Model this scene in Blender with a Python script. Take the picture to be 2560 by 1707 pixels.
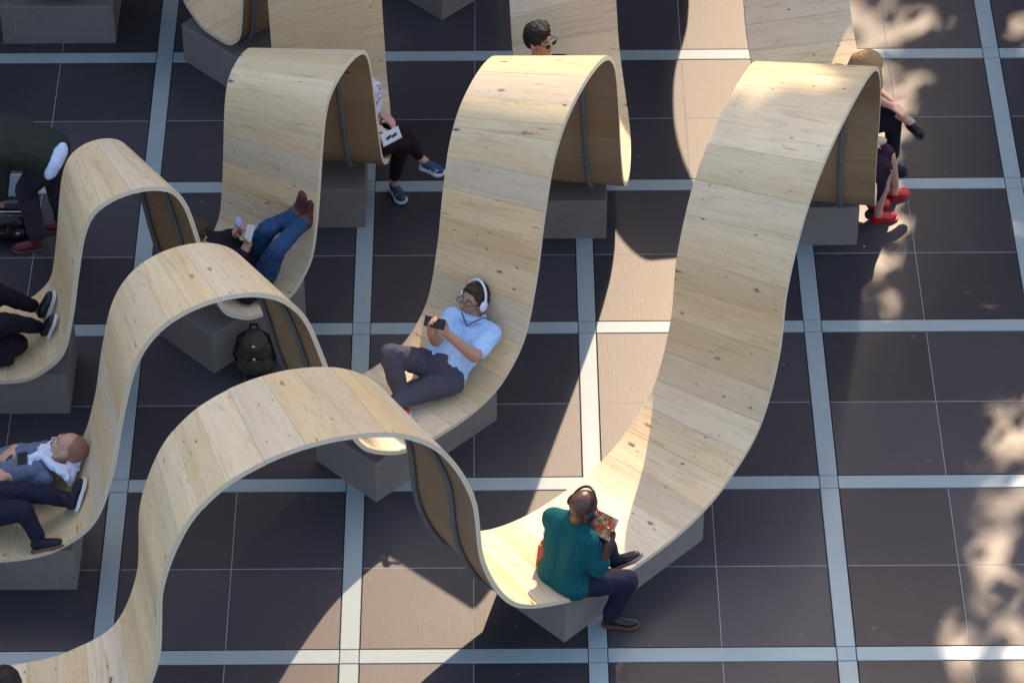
import bpy, bmesh, math, random
from mathutils import Vector, Matrix, noise
R = math.radians
scene = bpy.context.scene
for o in list(bpy.data.objects):
    bpy.data.objects.remove(o)

# ------------------------------------------------------------------ camera
cam_d = bpy.data.cameras.new('camera')
cam = bpy.data.objects.new('camera', cam_d)
scene.collection.objects.link(cam)
cam.location = (-0.59145, -18.29242, 16.00303)
cam.rotation_euler = (0.848308, 0.0017723, -0.0065908)
cam_d.sensor_width = 36.0
cam_d.lens = 128.535
cam_d.clip_start = 0.5
cam_d.clip_end = 2000
scene.camera = cam

# ------------------------------------------------------------------ light
SUN_TO = Vector((-0.275, -1.0, -1.0)).normalized()      # direction the light travels
sun_el = math.asin(-SUN_TO.z)
sun_az = math.atan2(-SUN_TO.x, -SUN_TO.y)               # from +Y towards +X
world = bpy.data.worlds.new("World")
scene.world = world
world.use_nodes = True
wn = world.node_tree
bg = wn.nodes['Background']
sky = wn.nodes.new('ShaderNodeTexSky')
sky.sky_type = 'NISHITA'
sky.sun_disc = False
sky.sun_elevation = sun_el
sky.sun_rotation = sun_az
sky.air_density = 1.0
sky.dust_density = 4.0
sky.ozone_density = 1.0
wn.links.new(sky.outputs[0], bg.inputs[0])
bg.inputs[1].default_value = 0.15
sun_d = bpy.data.lights.new('sun', 'SUN')
sun_d.energy = 2.0
sun_d.angle = R(0.55)
sun_d.color = (1.0, 0.795, 0.59)
sun = bpy.data.objects.new('sun', sun_d)
scene.collection.objects.link(sun)
sun.rotation_euler = SUN_TO.to_track_quat('-Z', 'Y').to_euler()
sun.location = (10, 30, 40)
scene.view_settings.view_transform = 'Standard'
scene.view_settings.look = 'None'
scene.view_settings.exposure = 1.5
scene.view_settings.gamma = 1.0
scene.view_settings.use_curve_mapping = False
scene.render.engine = 'CYCLES'

# ------------------------------------------------------------------ helpers
COL = scene.collection
def link(o, parent=None):
    COL.objects.link(o)
    if parent is not None:
        o.parent = parent
    return o
def mesh_obj(name, verts, faces, mat, parent=None, smooth=False):
    me = bpy.data.meshes.new(name)
    me.from_pydata([tuple(v) for v in verts], [], faces)
    for m in (mat if isinstance(mat, (list, tuple)) else [mat]):
        me.materials.append(m)
    if smooth:
        me.polygons.foreach_set('use_smooth', [True] * len(me.polygons))
    me.update()
    return link(bpy.data.objects.new(name, me), parent)
def tag(o, label=None, cat=None, group=None, kind=None):
    for k, v in (('label', label), ('category', cat), ('group', group), ('kind', kind)):
        if v:
            o[k] = v
    return o
def empty(name, loc, label=None, cat=None, group=None, kind=None):
    o = bpy.data.objects.new(name, None)
    o.location = loc
    o.empty_display_size = 0.1
    link(o)
    return tag(o, label, cat, group, kind)
def box_data(x0, x1, y0, y1, z0, z1, bev=0.0):
    """a box whose upper edges are bevelled by bev"""
    if bev <= 0:
        v = [(x0,y0,z0),(x1,y0,z0),(x1,y1,z0),(x0,y1,z0),(x0,y0,z1),(x1,y0,z1),(x1,y1,z1),(x0,y1,z1)]
        f = [(3,2,1,0),(4,5,6,7),(0,1,5,4),(1,2,6,5),(2,3,7,6),(3,0,4,7)]
        return v, f
    b = bev
    v = [(x0,y0,z0),(x1,y0,z0),(x1,y1,z0),(x0,y1,z0),
         (x0,y0,z1-b),(x1,y0,z1-b),(x1,y1,z1-b),(x0,y1,z1-b),
         (x0+b,y0+b,z1),(x1-b,y0+b,z1),(x1-b,y1-b,z1),(x0+b,y1-b,z1)]
    f = [(3,2,1,0),(8,9,10,11)]
    for a in range(4):
        c = (a+1) % 4
        f.append((a, c, c+4, a+4)); f.append((a+4, c+4, c+8, a+8))
    return v, f

# ------------------------------------------------------------------ materials
class NT:
    def __init__(s, name):
        s.m = bpy.data.materials.new(name); s.m.use_nodes = True
        s.t = s.m.node_tree; s.b = s.t.nodes['Principled BSDF']
    def n(s, typ, **kw):
        nd = s.t.nodes.new(typ)
        for k, v in kw.items():
            if k.startswith('i_'):
                nd.inputs[k[2:].replace('_', ' ')].default_value = v
            else:
                setattr(nd, k, v)
        return nd
    def l(s, a, b): s.t.links.new(a, b)
    def math(s, op, a, b=None, clamp=False):
        nd = s.n('ShaderNodeMath', operation=op, use_clamp=clamp)
        for i, q in enumerate((a, b)):
            if q is None: continue
            if isinstance(q, (int, float)): nd.inputs[i].default_value = q
            else: s.l(q, nd.inputs[i])
        return nd.outputs[0]
    def mix(s, fac, a, b, mode='MIX'):
        nd = s.n('ShaderNodeMix', data_type='RGBA', blend_type=mode)
        for i, q in ((0, fac), (6, a), (7, b)):
            if isinstance(q, (int, float)): nd.inputs[i].default_value = q
            elif isinstance(q, tuple): nd.inputs[i].default_value = (*q, 1) if len(q) == 3 else q
            else: s.l(q, nd.inputs[i])
        return nd.outputs[2]
    def ramp(s, fac, *stops):
        nd = s.n('ShaderNodeValToRGB')
        e = nd.color_ramp.elements
        while len(e) < len(stops): e.new(0.5)
        for q, (p, c) in zip(e, stops):
            q.position = p
            q.color = (c, c, c, 1) if isinstance(c, (int, float)) else (*c, 1)
        s.l(fac, nd.inputs[0])
        return nd.outputs[0]
    def vec(s, src, scale):
        nd = s.n('ShaderNodeMapping'); nd.inputs['Scale'].default_value = scale
        s.l(src, nd.inputs[0]); return nd.outputs[0]
    def noise(s, vec, scale, detail=3, rough=0.55, dist=0.0):
        nd = s.n('ShaderNodeTexNoise', i_Scale=scale, i_Detail=detail, i_Roughness=rough, i_Distortion=dist)
        if vec is not None: s.l(vec, nd.inputs['Vector'])
        return nd.outputs[0]
    def bump(s, h, strength=0.3, dist=0.01):
        nd = s.n('ShaderNodeBump', i_Strength=strength, i_Distance=dist)
        s.l(h, nd.inputs['Height']); s.l(nd.outputs[0], s.b.inputs['Normal'])
    def set(s, **kw):
        for k, v in kw.items():
            i = s.b.inputs[k.replace('_', ' ')]
            if isinstance(v, (int, float)): i.default_value = v
            elif isinstance(v, tuple): i.default_value = (*v, 1) if len(v) == 3 else v
            else: s.l(v, i)
        return s.m

def wood_mat(name, base, alt, grey, rough=0.55, under=False):
    """softwood boards: the grain runs along U (across the bench), V along the ribbon, both in metres"""
    t = NT(name)
    uv = t.n('ShaderNodeUVMap').outputs[0]
    info = t.n('ShaderNodeObjectInfo')
    rnd = info.outputs['Random']
    off = t.n('ShaderNodeCombineXYZ')
    t.l(t.math('MULTIPLY', rnd, 37.0), off.inputs[0]); t.l(t.math('MULTIPLY', rnd, 91.0), off.inputs[2])
    add = t.n('ShaderNodeVectorMath', operation='ADD'); t.l(uv, add.inputs[0]); t.l(off.outputs[0], add.inputs[1])
    P = add.outputs[0]
    broad = t.noise(t.vec(P, (0.9, 7.0, 1.0)), 1.0, 4, 0.55, 0.6)
    fine = t.noise(t.vec(P, (4.0, 95.0, 1.0)), 1.0, 3, 0.6, 0.4)
    streak = t.noise(t.vec(P, (1.3, 20.0, 1.0)), 1.0, 5, 0.65, 1.2)
    col = t.mix(t.ramp(broad, (0.3, 0.0), (0.7, 1.0)), base, alt)
    r2 = t.math('FRACT', t.math('MULTIPLY', rnd, 7.31))
    col = t.mix(t.ramp(r2, (0.35, 0.0), (1.0, 0.85)), col, grey)
    val = t.math('ADD', 0.83, t.math('MULTIPLY', t.math('FRACT', t.math('MULTIPLY', rnd, 13.7)), 0.22))
    vv = t.n('ShaderNodeCombineXYZ')
    for i in range(3): t.l(val, vv.inputs[i])
    col = t.mix(1.0, col, vv.outputs[0], 'MULTIPLY')
    col = t.mix(t.math('MULTIPLY', t.ramp(fine, (0.45, 0.0), (0.8, 1.0)), 0.35), col, (0.42, 0.29, 0.15))
    col = t.mix(t.math('MULTIPLY', t.ramp(streak, (0.54, 0.0), (0.76, 1.0)), 0.65), col, (0.38, 0.23, 0.10))
    # knots: sparse dark dots with a halo drawn out along the grain
    vo = t.n('ShaderNodeTexVoronoi', feature='F1', voronoi_dimensions='2D', i_Scale=1.0, i_Randomness=1.0)
    dn = t.n('ShaderNodeVectorMath', operation='ADD')
    t.l(t.vec(P, (2.1, 4.6, 1.0)), dn.inputs[0])
    wob = t.n('ShaderNodeTexNoise', i_Scale=14.0, i_Detail=2.0); t.l(P, wob.inputs['Vector'])
    ws = t.n('ShaderNodeVectorMath', operation='SCALE'); ws.inputs['Scale'].default_value = 0.16
    t.l(wob.outputs['Color'], ws.inputs[0]); t.l(ws.outputs[0], dn.inputs[1])
    t.l(dn.outputs[0], vo.inputs['Vector'])
    sep = t.n('ShaderNodeSeparateColor'); t.l(vo.outputs['Color'], sep.inputs[0])
    size = t.math('MULTIPLY', t.ramp(sep.outputs[0], (0.40, 0.0), (1.0, 1.0)), 0.082)
    core = t.math('LESS_THAN', vo.outputs['Distance'], t.math('MULTIPLY', size, 0.55))
    halo = t.math('LESS_THAN', vo.outputs['Distance'], t.math('ADD', size, 0.0))
    col = t.mix(t.math('MULTIPLY', halo, 0.35), col, (0.36, 0.21, 0.09))
    col = t.mix(t.math('MULTIPLY', core, t.math('ADD', 0.35, t.math('MULTIPLY', sep.outputs[1], 0.6))), col, (0.07, 0.045, 0.03))
    v2 = t.n('ShaderNodeTexVoronoi', feature='F1', voronoi_dimensions='2D', i_Scale=1.0)
    d2 = t.n('ShaderNodeVectorMath', operation='ADD'); t.l(t.vec(P, (5.5, 13.0, 1.0)), d2.inputs[0]); t.l(ws.outputs[0], d2.inputs[1]); t.l(d2.outputs[0], v2.inputs['Vector'])
    s2 = t.n('ShaderNodeSeparateColor'); t.l(v2.outputs['Color'], s2.inputs[0])
    k2 = t.math('LESS_THAN', v2.outputs['Distance'], t.math('MULTIPLY', t.ramp(s2.outputs[0], (0.55, 0.0), (1.0, 1.0)), 0.085))
    col = t.mix(t.math('MULTIPLY', k2, t.math('MULTIPLY', s2.outputs[1], 0.9)), col, (0.12, 0.07, 0.04))
    # dirty scuffs
    sc = t.noise(t.vec(P, (2.5, 5.0, 1.0)), 1.6, 6, 0.7, 1.5)
    col = t.mix(t.math('MULTIPLY', t.ramp(sc, (0.55, 0.0), (0.75, 1.0)), 0.42), col, (0.34, 0.28, 0.22))
    # short splits
    cr = t.noise(t.vec(P, (5.0, 60.0, 1.0)), 1.0, 2, 0.5, 0.3)
    col = t.mix(t.math('MULTIPLY', t.ramp(cr, (0.72, 0.0), (0.76, 1.0)), 0.7), col, (0.12, 0.08, 0.05))
    t.bump(t.math('ADD', fine, t.math('MULTIPLY', streak, 0.6)), 0.12, 0.004)
    return t.set(Base_Color=col, Roughness=rough)
M = {}
M['wood'] = wood_mat('bench_wood', (0.73, 0.505, 0.255), (0.81, 0.615, 0.362), (0.765, 0.625, 0.455))
M['wood_under_shaded'] = wood_mat('bench_wood_under_shaded', (0.33, 0.18, 0.08), (0.40, 0.24, 0.115), (0.36, 0.24, 0.14))  # same wood, made browner and darker: underside shade put into the colour
def edge_mat():
    t = NT('plywood_edge')
    uv = t.n('ShaderNodeUVMap').outputs[0]
    w = t.n('ShaderNodeTexWave', wave_type='BANDS', bands_direction='X', i_Scale=22.0, i_Distortion=0.6)
    t.l(uv, w.inputs['Vector'])
    col = t.mix(w.outputs[1] if len(w.outputs) > 1 else w.outputs[0], (0.62, 0.47, 0.30), (0.80, 0.68, 0.50))
    n = t.noise(t.vec(uv, (30, 6, 1)), 1.0, 4, 0.7)
    col = t.mix(t.math('MULTIPLY', t.ramp(n, (0.6, 0.0), (0.75, 1.0)), 0.5), col, (0.25, 0.17, 0.11))
    return t.set(Base_Color=col, Roughness=0.6)
M['wood_edge'] = edge_mat()
def tile_mat():
    t = NT('dark_stone_tile')
    tc = t.n('ShaderNodeTexCoord').outputs['Object']
    geo = t.n('ShaderNodeNewGeometry').outputs['Position']
    rnd = t.n('ShaderNodeObjectInfo').outputs['Random']
    n1 = t.noise(geo, 2.2, 5, 0.6)
    n2 = t.noise(geo, 90.0, 3, 0.6)
    n3 = t.noise(t.vec(geo, (60.0, 6.0, 1.0)), 1.0, 3, 0.6)
    col = t.mix(n1, (0.034, 0.031, 0.039), (0.048, 0.043, 0.049))
    col = t.mix(t.math('MULTIPLY', rnd, 0.6), col, (0.035, 0.032, 0.042))
    col = t.mix(t.math('MULTIPLY', t.ramp(n2, (0.4, 0.0), (0.8, 1.0)), 0.4), col, (0.085, 0.075, 0.072))
    r3 = t.math('FRACT', t.math('MULTIPLY', rnd, 17.3))
    vv = t.n('ShaderNodeCombineXYZ'); val = t.math('ADD', 0.72, t.math('MULTIPLY', r3, 0.6))
    for i in range(3): t.l(val, vv.inputs[i])
    col = t.mix(1.0, col, vv.outputs[0], 'MULTIPLY')
    st = t.noise(geo, 5.5, 6, 0.72, 0.8)
    col = t.mix(t.math('MULTIPLY', t.ramp(st, (0.56, 0.0), (0.72, 1.0)), 0.35), col, (0.085, 0.075, 0.070))
    gum = t.n('ShaderNodeTexVoronoi', voronoi_dimensions='2D', feature='F1', i_Scale=2.3); t.l(geo, gum.inputs['Vector'])
    gs = t.n('ShaderNodeSeparateColor'); t.l(gum.outputs['Color'], gs.inputs[0])
    gk = t.math('LESS_THAN', gum.outputs['Distance'], t.math('MULTIPLY', t.ramp(gs.outputs[0], (0.6, 0.0), (1.0, 1.0)), 0.045))
    col = t.mix(t.math('MULTIPLY', gk, 0.5), col, (0.13, 0.12, 0.115))
    ro = t.math('ADD', t.math('ADD', 0.285, t.math('MULTIPLY', r3, 0.06)), t.math('MULTIPLY', t.math('ADD', n1, st), 0.07))
    t.bump(t.math('ADD', n2, t.math('MULTIPLY', n3, 0.5)), 0.16, 0.003)
    return t.set(Base_Color=col, Roughness=ro, Specular_IOR_Level=0.5, Specular_Tint=(1.0, 0.91, 0.82))
M['tile'] = tile_mat()
def glass_mat():
    t = NT('milky_glass_strip')
    geo = t.n('ShaderNodeNewGeometry').outputs['Position']
    rnd = t.n('ShaderNodeObjectInfo').outputs['Random']
    n1 = t.noise(geo, 3.0, 4, 0.6)
    col = t.mix(n1, (0.27, 0.325, 0.325), (0.36, 0.40, 0.39))
    col = t.mix(t.math('MULTIPLY', rnd, 0.5), col, (0.31, 0.36, 0.36))
    d = t.noise(geo, 11.0, 5, 0.7)
    col = t.mix(t.math('MULTIPLY', t.ramp(d, (0.62, 0.0), (0.8, 1.0)), 0.35), col, (0.20, 0.19, 0.18))
    return t.set(Base_Color=col, Roughness=0.28)
M['glass'] = glass_mat()
def plain(name, col, rough=0.6, var=0.25, scale=6.0, metal=0.0, bump=0.0, bscale=60.0, spec=0.5):
    t = NT(name)
    tc = t.n('ShaderNodeTexCoord').outputs['Object']
    n1 = t.noise(tc, scale, 5, 0.6)
    dk = tuple(c * (1 - var) for c in col); lt = tuple(min(1, c * (1 + var)) for c in col)
    c = t.mix(n1, dk, lt)
    if bump > 0:
        t.bump(t.noise(tc, bscale, 4, 0.6), bump, 0.01)
    return t.set(Base_Color=c, Roughness=rough, Metallic=metal, Specular_IOR_Level=spec)
M['bed'] = plain('joint_bed', (0.012, 0.012, 0.014), 0.9)
M['seam'] = plain('pale_seam', (0.34, 0.31, 0.31), 0.6)
def plinth_mat():
    t = NT('painted_plinth'); P = t.n('ShaderNodeNewGeometry').outputs['Position']
    a = t.noise(P, 2.5, 5, 0.6); g = t.noise(P, 9.0, 6, 0.7, 1.0); k = t.noise(t.vec(P, (30, 30, 4)), 1.0, 3, 0.6)
    c = t.mix(a, (0.20, 0.163, 0.140), (0.265, 0.222, 0.195))
    c = t.mix(t.math('MULTIPLY', t.ramp(g, (0.56, 0.0), (0.72, 1.0)), 0.5), c, (0.12, 0.10, 0.09))
    c = t.mix(t.math('MULTIPLY', t.ramp(k, (0.66, 0.0), (0.72, 1.0)), 0.4), c, (0.33, 0.30, 0.28))
    t.bump(g, 0.08, 0.004)
    return t.set(Base_Color=c, Roughness=0.6)
M['plinth'] = plinth_mat()
M['tube'] = plain('grey_steel_tube', (0.19, 0.185, 0.18), 0.55, 0.2, 9.0, metal=0.35)
M['ground'] = plain('far_paving', (0.06, 0.055, 0.06), 0.5, 0.2, 3.0)

# ------------------------------------------------------------------ paving
G = 1.5           # module
SW = 0.115        # glass strip width
GAP = 0.007
def strip_mesh(w, l):
    return box_data(-w/2, w/2, -l/2, l/2, -0.02, 0.0, 0.003)
def shared(name, data, mat):
    me = bpy.data.meshes.new(name); me.from_pydata(data[0], [], data[1]); me.materials.append(mat); me.update(); return me
def build_paving():
    g = empty('pavement', (0, 0, 0), kind='structure')
    i0, i1, j0, j1 = -4, 4, -4, 3        # modules
    X0, X1, Y0, Y1 = i0*G, i1*G, j0*G, j1*G
    v, f = box_data(X0-0.06, X1+0.06, Y0-0.06, Y1+0.06, -0.06, -0.012)
    mesh_obj('joint_bed', v, f, M['bed'], g)
    half = (G - SW - 2*GAP - 0.004) / 2
    tile = shared('paving_tile', box_data(-half/2, half/2, -half/2, half/2, -0.012, 0.0, 0.0015), M['tile'])
    L = G - SW - 2*GAP
    sv = shared('glass_strip', box_data(-SW/2, SW/2, -L/2-0.003, L/2+0.003, -0.012, 0.0015, 0.003), M['glass'])
    sh = shared('glass_strip', box_data(-L/2-0.003, L/2+0.003, -SW/2, SW/2, -0.012, 0.0015, 0.003), M['glass'])
    sq = shared('glass_square', box_data(-SW/2+0.001, SW/2-0.001, -SW/2+0.001, SW/2-0.001, -0.012, 0.0015, 0.003), M['glass'])
    sm = shared('pale_seam', box_data(-0.0022, 0.0022, -L/2, L/2, -0.012, 0.0006), M['seam'])
    sm2 = shared('pale_seam', box_data(-L/2, L/2, -0.0022, 0.0022, -0.012, 0.0004), M['seam'])
    rr = random.Random(5)
    for i in range(i0, i1+1):
        for j in range(j0, j1+1):
            def put(name, me, x, y, z=0.0):
                o = bpy.data.objects.new(name, me); o.location = (x, y, z); link(o, g)
            put('glass_square', sq, i*G, j*G)
            if j < j1: put('glass_strip', sv, i*G, (j+.5)*G)
            if i < i1: put('glass_strip', sh, (i+.5)*G, j*G)
            if i < i1 and j < j1:
                cx, cy = (i+.5)*G, (j+.5)*G
                q = half/2 + 0.002
                for sx in (-1, 1):
                    for sy in (-1, 1):
                        put('paving_tile', tile, cx+sx*q, cy+sy*q, rr.uniform(-0.0006, 0.0006))
                put('pale_seam', sm, cx, cy); put('pale_seam', sm2, cx, cy)
    gv = [(-400,-400,-0.07),(400,-400,-0.07),(400,400,-0.07),(-400,400,-0.07)]
    tag(mesh_obj('ground', gv, [(0,1,2,3)], M['ground']), kind='structure')
build_paving()

# ------------------------------------------------------------------ wave benches
FK = (0, .012, .05, .15, .35, .6, .8, .91, .975, 1.0)
CX, CY = -3.727, 1.4682
RINGS = [
 dict(rin=4.915, rout=5.671, zs=.418, hin=1.936, hout=2.068, a=(4.3,7.2,10.6,12.381,12.964,14.626,16.62,19.203), dc=(.055,-.012), m=(1.02,.978), da=(-.908,.333), pr=(4.95,5.53), pl=.62),
 dict(rin=3.308, rout=4.054, zs=.436, hin=1.619, hout=1.810, a=(4.6,7.3,10.15,12.046,13.425,14.899,16.722,19.193), dc=(-.001,-.006), m=(1.004,.996), da=(-.428,-1.185), pr=(3.33,3.88), pl=.54),
 dict(rin=1.684, rout=2.461, zs=.451, hin=1.242, hout=1.421, a=(4.319,6.476,9.587,11.362,12.840,14.237,15.807,18.516), dc=(-.049,-.004), m=(.986,1.013), da=(.165,-2.318), pr=(1.71,2.28), pl=.41),
]
THK = 0.031
PLH = 0.33
def wave_profile(a8, n=14):
    A = [0.0, *a8, 22.5]
    X = [-A[1]] + A + [45-A[-2]]; F = [FK[1], *FK, FK[-2]]
    out = []
    def lerp(p, q, u): return (p[0]+(q[0]-p[0])*u, p[1]+(q[1]-p[1])*u)
    for i in range(1, len(A)):
        P = [(X[j], F[j]) for j in (i-1, i, i+1, i+2)]
        d = [max(1e-3, math.hypot((b[0]-a[0])/10, b[1]-a[1])**.5) for a, b in zip(P, P[1:])]
        t0 = 0; t1 = d[0]; t2 = t1+d[1]; t3 = t2+d[2]
        for k in range(n):
            T = t1 + k/n*d[1]
            A1 = lerp(P[0], P[1], (T-t0)/(t1-t0)); A2 = lerp(P[1], P[2], (T-t1)/(t2-t1)); A3 = lerp(P[2], P[3], (T-t2)/(t3-t2))
            B1 = lerp(A1, A2, (T-t0)/(t2-t0)); B2 = lerp(A2, A3, (T-t1)/(t3-t1))
            out.append(lerp(B1, B2, (T-t1)/(t2-t1)))
    out.append((22.5, 1.0))
    return out + [(45-a, f) for a, f in reversed(out[:-1])]
class Ring:
    def __init__(s, q):
        s.q = q
        s.c = Vector((CX+q['dc'][0], CY+q['dc'][1], 0))
        w = wave_profile(q['a'])
        pts = []
        for b in range(-180, 180, 45):
            m, da = {-90: (q['m'][0], q['da'][0]), -45: (q['m'][1], q['da'][1])}.get(b, (1.0, 0.0))
            for a, f in w[:-1]:
                pts.append((a + da*math.sin(math.pi*a/45) + b, f*m))
        pts.append((180.0, 0.0))
        s.pts = pts
        s.len = [0.0]
        rm = (q['rin']+q['rout'])/2
        P = [s.raw(p, rm) for p in pts]
        for a, b in zip(P, P[1:]): s.len.append(s.len[-1] + (b-a).length)
    def raw(s, p, r):
        q = s.q; an = R(p[0])
        h = q['hin'] + (q['hout']-q['hin'])*(r-q['rin'])/(q['rout']-q['rin'])
        return Vector((s.c.x+r*math.cos(an), s.c.y+r*math.sin(an), q['zs']+h*p[1]))
    def at(s, L):
        """(angle, f) at arc length L (wraps)"""
        T = s.len[-1]; L = L % T
        lo, hi = 0, len(s.len)-1
        while hi-lo > 1:
            m = (lo+hi)//2
            if s.len[m] <= L: lo = m
            else: hi = m
        u = (L-s.len[lo])/max(1e-9, s.len[hi]-s.len[lo])
        a, b = s.pts[lo], s.pts[hi]
        return (a[0]+(b[0]-a[0])*u, a[1]+(b[1]-a[1])*u)
    def arclen(s, ang):
        """first arc length whose angle reaches ang"""
        for (a, b, la, lb) in zip(s.pts, s.pts[1:], s.len, s.len[1:]):
            if b[0] >= ang and a[0] <= ang:
                return la + (lb-la)*(ang-a[0])/max(1e-9, b[0]-a[0])
        return 0
    def frame(s, L, r):
        p = s.raw(s.at(L), r)
        t = (s.raw(s.at(L+.01), r) - s.raw(s.at(L-.01), r)).normalized()
        q = s.q
        e = (s.raw(s.at(L), q['rout']) - s.raw(s.at(L), q['rin'])).normalized()
        n = e.cross(t).normalized()
        return p, n, t
def plank_mesh(ring, L0, L1, rnd):
    q = ring.q
    n = max(4, int((L1-L0)/0.04))
    g = 0.0008; lift = rnd.uniform(-0.0012, 0.0012)
    V = []; NT_ = []
    for i in range(n+1):
        L = L0+g + (L1-L0-2*g)*i/n
        for r in (q['rin'], q['rout']):
            p, nn, t = ring.frame(L, r)
            p = p - ring.c + nn*lift
            V += [p, p-nn*THK]; NT_ += [nn, -nn]
    F = []; mats = []; UV = []; NL = []
    w = q['rout']-q['rin']
    def face(ids, mi, uv, nl):
        F.append(ids); mats.append(mi); UV.extend(uv); NL.extend(nl)
    for i in range(n):
        a = 4*i; b = a+4
        v0 = (L1-L0)*i/n; v1 = (L1-L0)*(i+1)/n
        # vertex order per station: in-top, in-bottom, out-top, out-bottom
        face((a, a+2, b+2, b), 0, [(0,v0),(w,v0),(w,v1),(0,v1)], [NT_[a],NT_[a+2],NT_[b+2],NT_[b]])
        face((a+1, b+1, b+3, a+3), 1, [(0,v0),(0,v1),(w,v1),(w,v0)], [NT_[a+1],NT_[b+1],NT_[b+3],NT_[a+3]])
        for ids, uv in (((a, b, b+1, a+1), [(0,v0),(0,v1),(THK,v1),(THK,v0)]), ((a+2, a+3, b+3, b+2), [(0,v0),(THK,v0),(THK,v1),(0,v1)])):
            nn = (V[ids[1]]-V[ids[0]]).cross(V[ids[2]]-V[ids[1]]).normalized()
            face(ids, 2, uv, [nn]*4)
    for ids in ((0, 1, 3, 2), (4*n, 4*n+2, 4*n+3, 4*n+1)):
        nn = (V[ids[1]]-V[ids[0]]).cross(V[ids[2]]-V[ids[1]]).normalized()
        face(ids, 2, [(0,0),(THK,0),(THK,w),(0,w)], [nn]*4)
    me = bpy.data.meshes.new('plank')
    me.from_pydata([tuple(v) for v in V], [], F)
    for k in ('wood', 'wood_under_shaded', 'wood_edge'): me.materials.append(M[k])
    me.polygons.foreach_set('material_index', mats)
    me.polygons.foreach_set('use_smooth', [True]*len(F))
    ul = me.uv_layers.new(name='UVMap')
    ul.data.foreach_set('uv', [c for p in UV for c in p])
    me.update()
    me.normals_split_custom_set([tuple(x) for x in NL])
    return me
def tube_mesh(ring, r, L0, L1, rad=0.017, off=0.0, seg=10):
    path = []
    n = int((L1-L0)/0.06)
    for i in range(n+1):
        p, nn, t = ring.frame(L0+(L1-L0)*i/n, r)
        path.append((p-nn*(THK+rad+off)-ring.c, nn, t))
    V = []; F = []
    def sweep(pts, radii):
        b = len(V)
        for (p, nn, t), rd in zip(pts, radii):
            s = t.cross(nn).normalized()
            for k in range(seg):
                an = 2*math.pi*k/seg
                V.append(p + (nn*math.cos(an)+s*math.sin(an))*rd)
        for i in range(len(pts)-1):
            for k in range(seg):
                k2 = (k+1) % seg
                F.append((b+i*seg+k, b+i*seg+k2, b+(i+1)*seg+k2, b+(i+1)*seg+k))
        F.append(tuple(b+k for k in range(seg))[::-1]); F.append(tuple(b+(len(pts)-1)*seg+k for k in range(seg)))
    sweep(path, [rad]*len(path))
    for fr in (0.27,):
        i = int(n*fr)
        sweep(path[i:i+2], [rad*1.28]*2)
    return V, F
RING_LABEL = ['largest outer ring of waving timber bench with tall arches', 'middle ring of waving timber bench whose seat holds the man in pale blue', 'smallest inner ring of waving timber bench beside the stooping person']
RINGOBJ = []
def build_ring(k):
    ring = Ring(RINGS[k]); q = ring.q
    root = empty('wave_bench', ring.c, RING_LABEL[k], 'bench', 'concentric rings of waving timber bench')
    rr = random.Random(11+k)
    T = ring.len[-1]
    cuts = [0.0]
    while cuts[-1] < T-0.45: cuts.append(cuts[-1]+rr.choice((0.2, 0.225, 0.225, 0.25, 0.3)))
    cuts.append(T)
    for a, b in zip(cuts, cuts[1:]):
        link(bpy.data.objects.new('plank', plank_mesh(ring, a, b, rr)), root)
    for b in range(-180, 180, 45):
        L0 = ring.arclen(b+5.0); L1 = ring.arclen(b+40.0)
        for r in (q['rin']+0.085, q['rout']-0.23):
            V, F = tube_mesh(ring, r, L0, L1)
            mesh_obj('tube', V, F, M['tube'], root, True)
        # plinth block under each seat
        v, f = box_data(q['pr'][0], q['pr'][1], -q['pl'], q['pl'], -0.004, PLH, 0.004)
        o = mesh_obj('plinth', v, f, M['plinth'], root)
        o.rotation_euler = (0, 0, R(b))
        o.location = (-q['dc'][0]*0, 0, 0)
    RINGOBJ.append((ring, root))
for k in range(3): build_ring(k)

# ------------------------------------------------------------------ people: volumes blended into continuous skins
M['skin'] = plain('skin_fair', (0.52, 0.29, 0.20), 0.5, 0.12, 14, bump=0.05)
M['skin_tan'] = plain('skin_tanned', (0.43, 0.225, 0.145), 0.48, 0.14, 14, bump=0.05)
M['skin_dark'] = plain('skin_dark', (0.095, 0.042, 0.028), 0.4, 0.15, 14, bump=0.05)
M['lips'] = plain('lips', (0.30, 0.11, 0.09), 0.45)
M['eye_white'] = plain('eye_white', (0.7, 0.68, 0.64), 0.3, 0.03)
M['iris'] = plain('iris', (0.03, 0.02, 0.015), 0.25, 0.05)
def cloth(name, col, rough=0.85, var=0.22, scale=9, bscale=19, bump=0.7, weave=True):
    t = NT(name)
    tc = t.n('ShaderNodeTexCoord').outputs['Object']
    n1 = t.noise(tc, scale, 5, 0.6)
    c = t.mix(n1, tuple(x*(1-var) for x in col), tuple(min(1, x*(1+var)) for x in col))
    fold = t.noise(t.vec(tc, (1, 1, 0.55)), bscale, 3, 0.5, 0.8)
    wv = t.noise(tc, 420.0, 1, 0.5)
    t.bump(t.math('ADD', fold, t.math('MULTIPLY', wv, 0.08)), bump, 0.012)
    return t.set(Base_Color=c, Roughness=rough, Specular_IOR_Level=0.25)
M['blue_shirt'] = cloth('pale_blue_cotton', (0.42, 0.60, 0.86))
M['grey_trousers'] = cloth('slate_trousers', (0.070, 0.066, 0.085))
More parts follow.
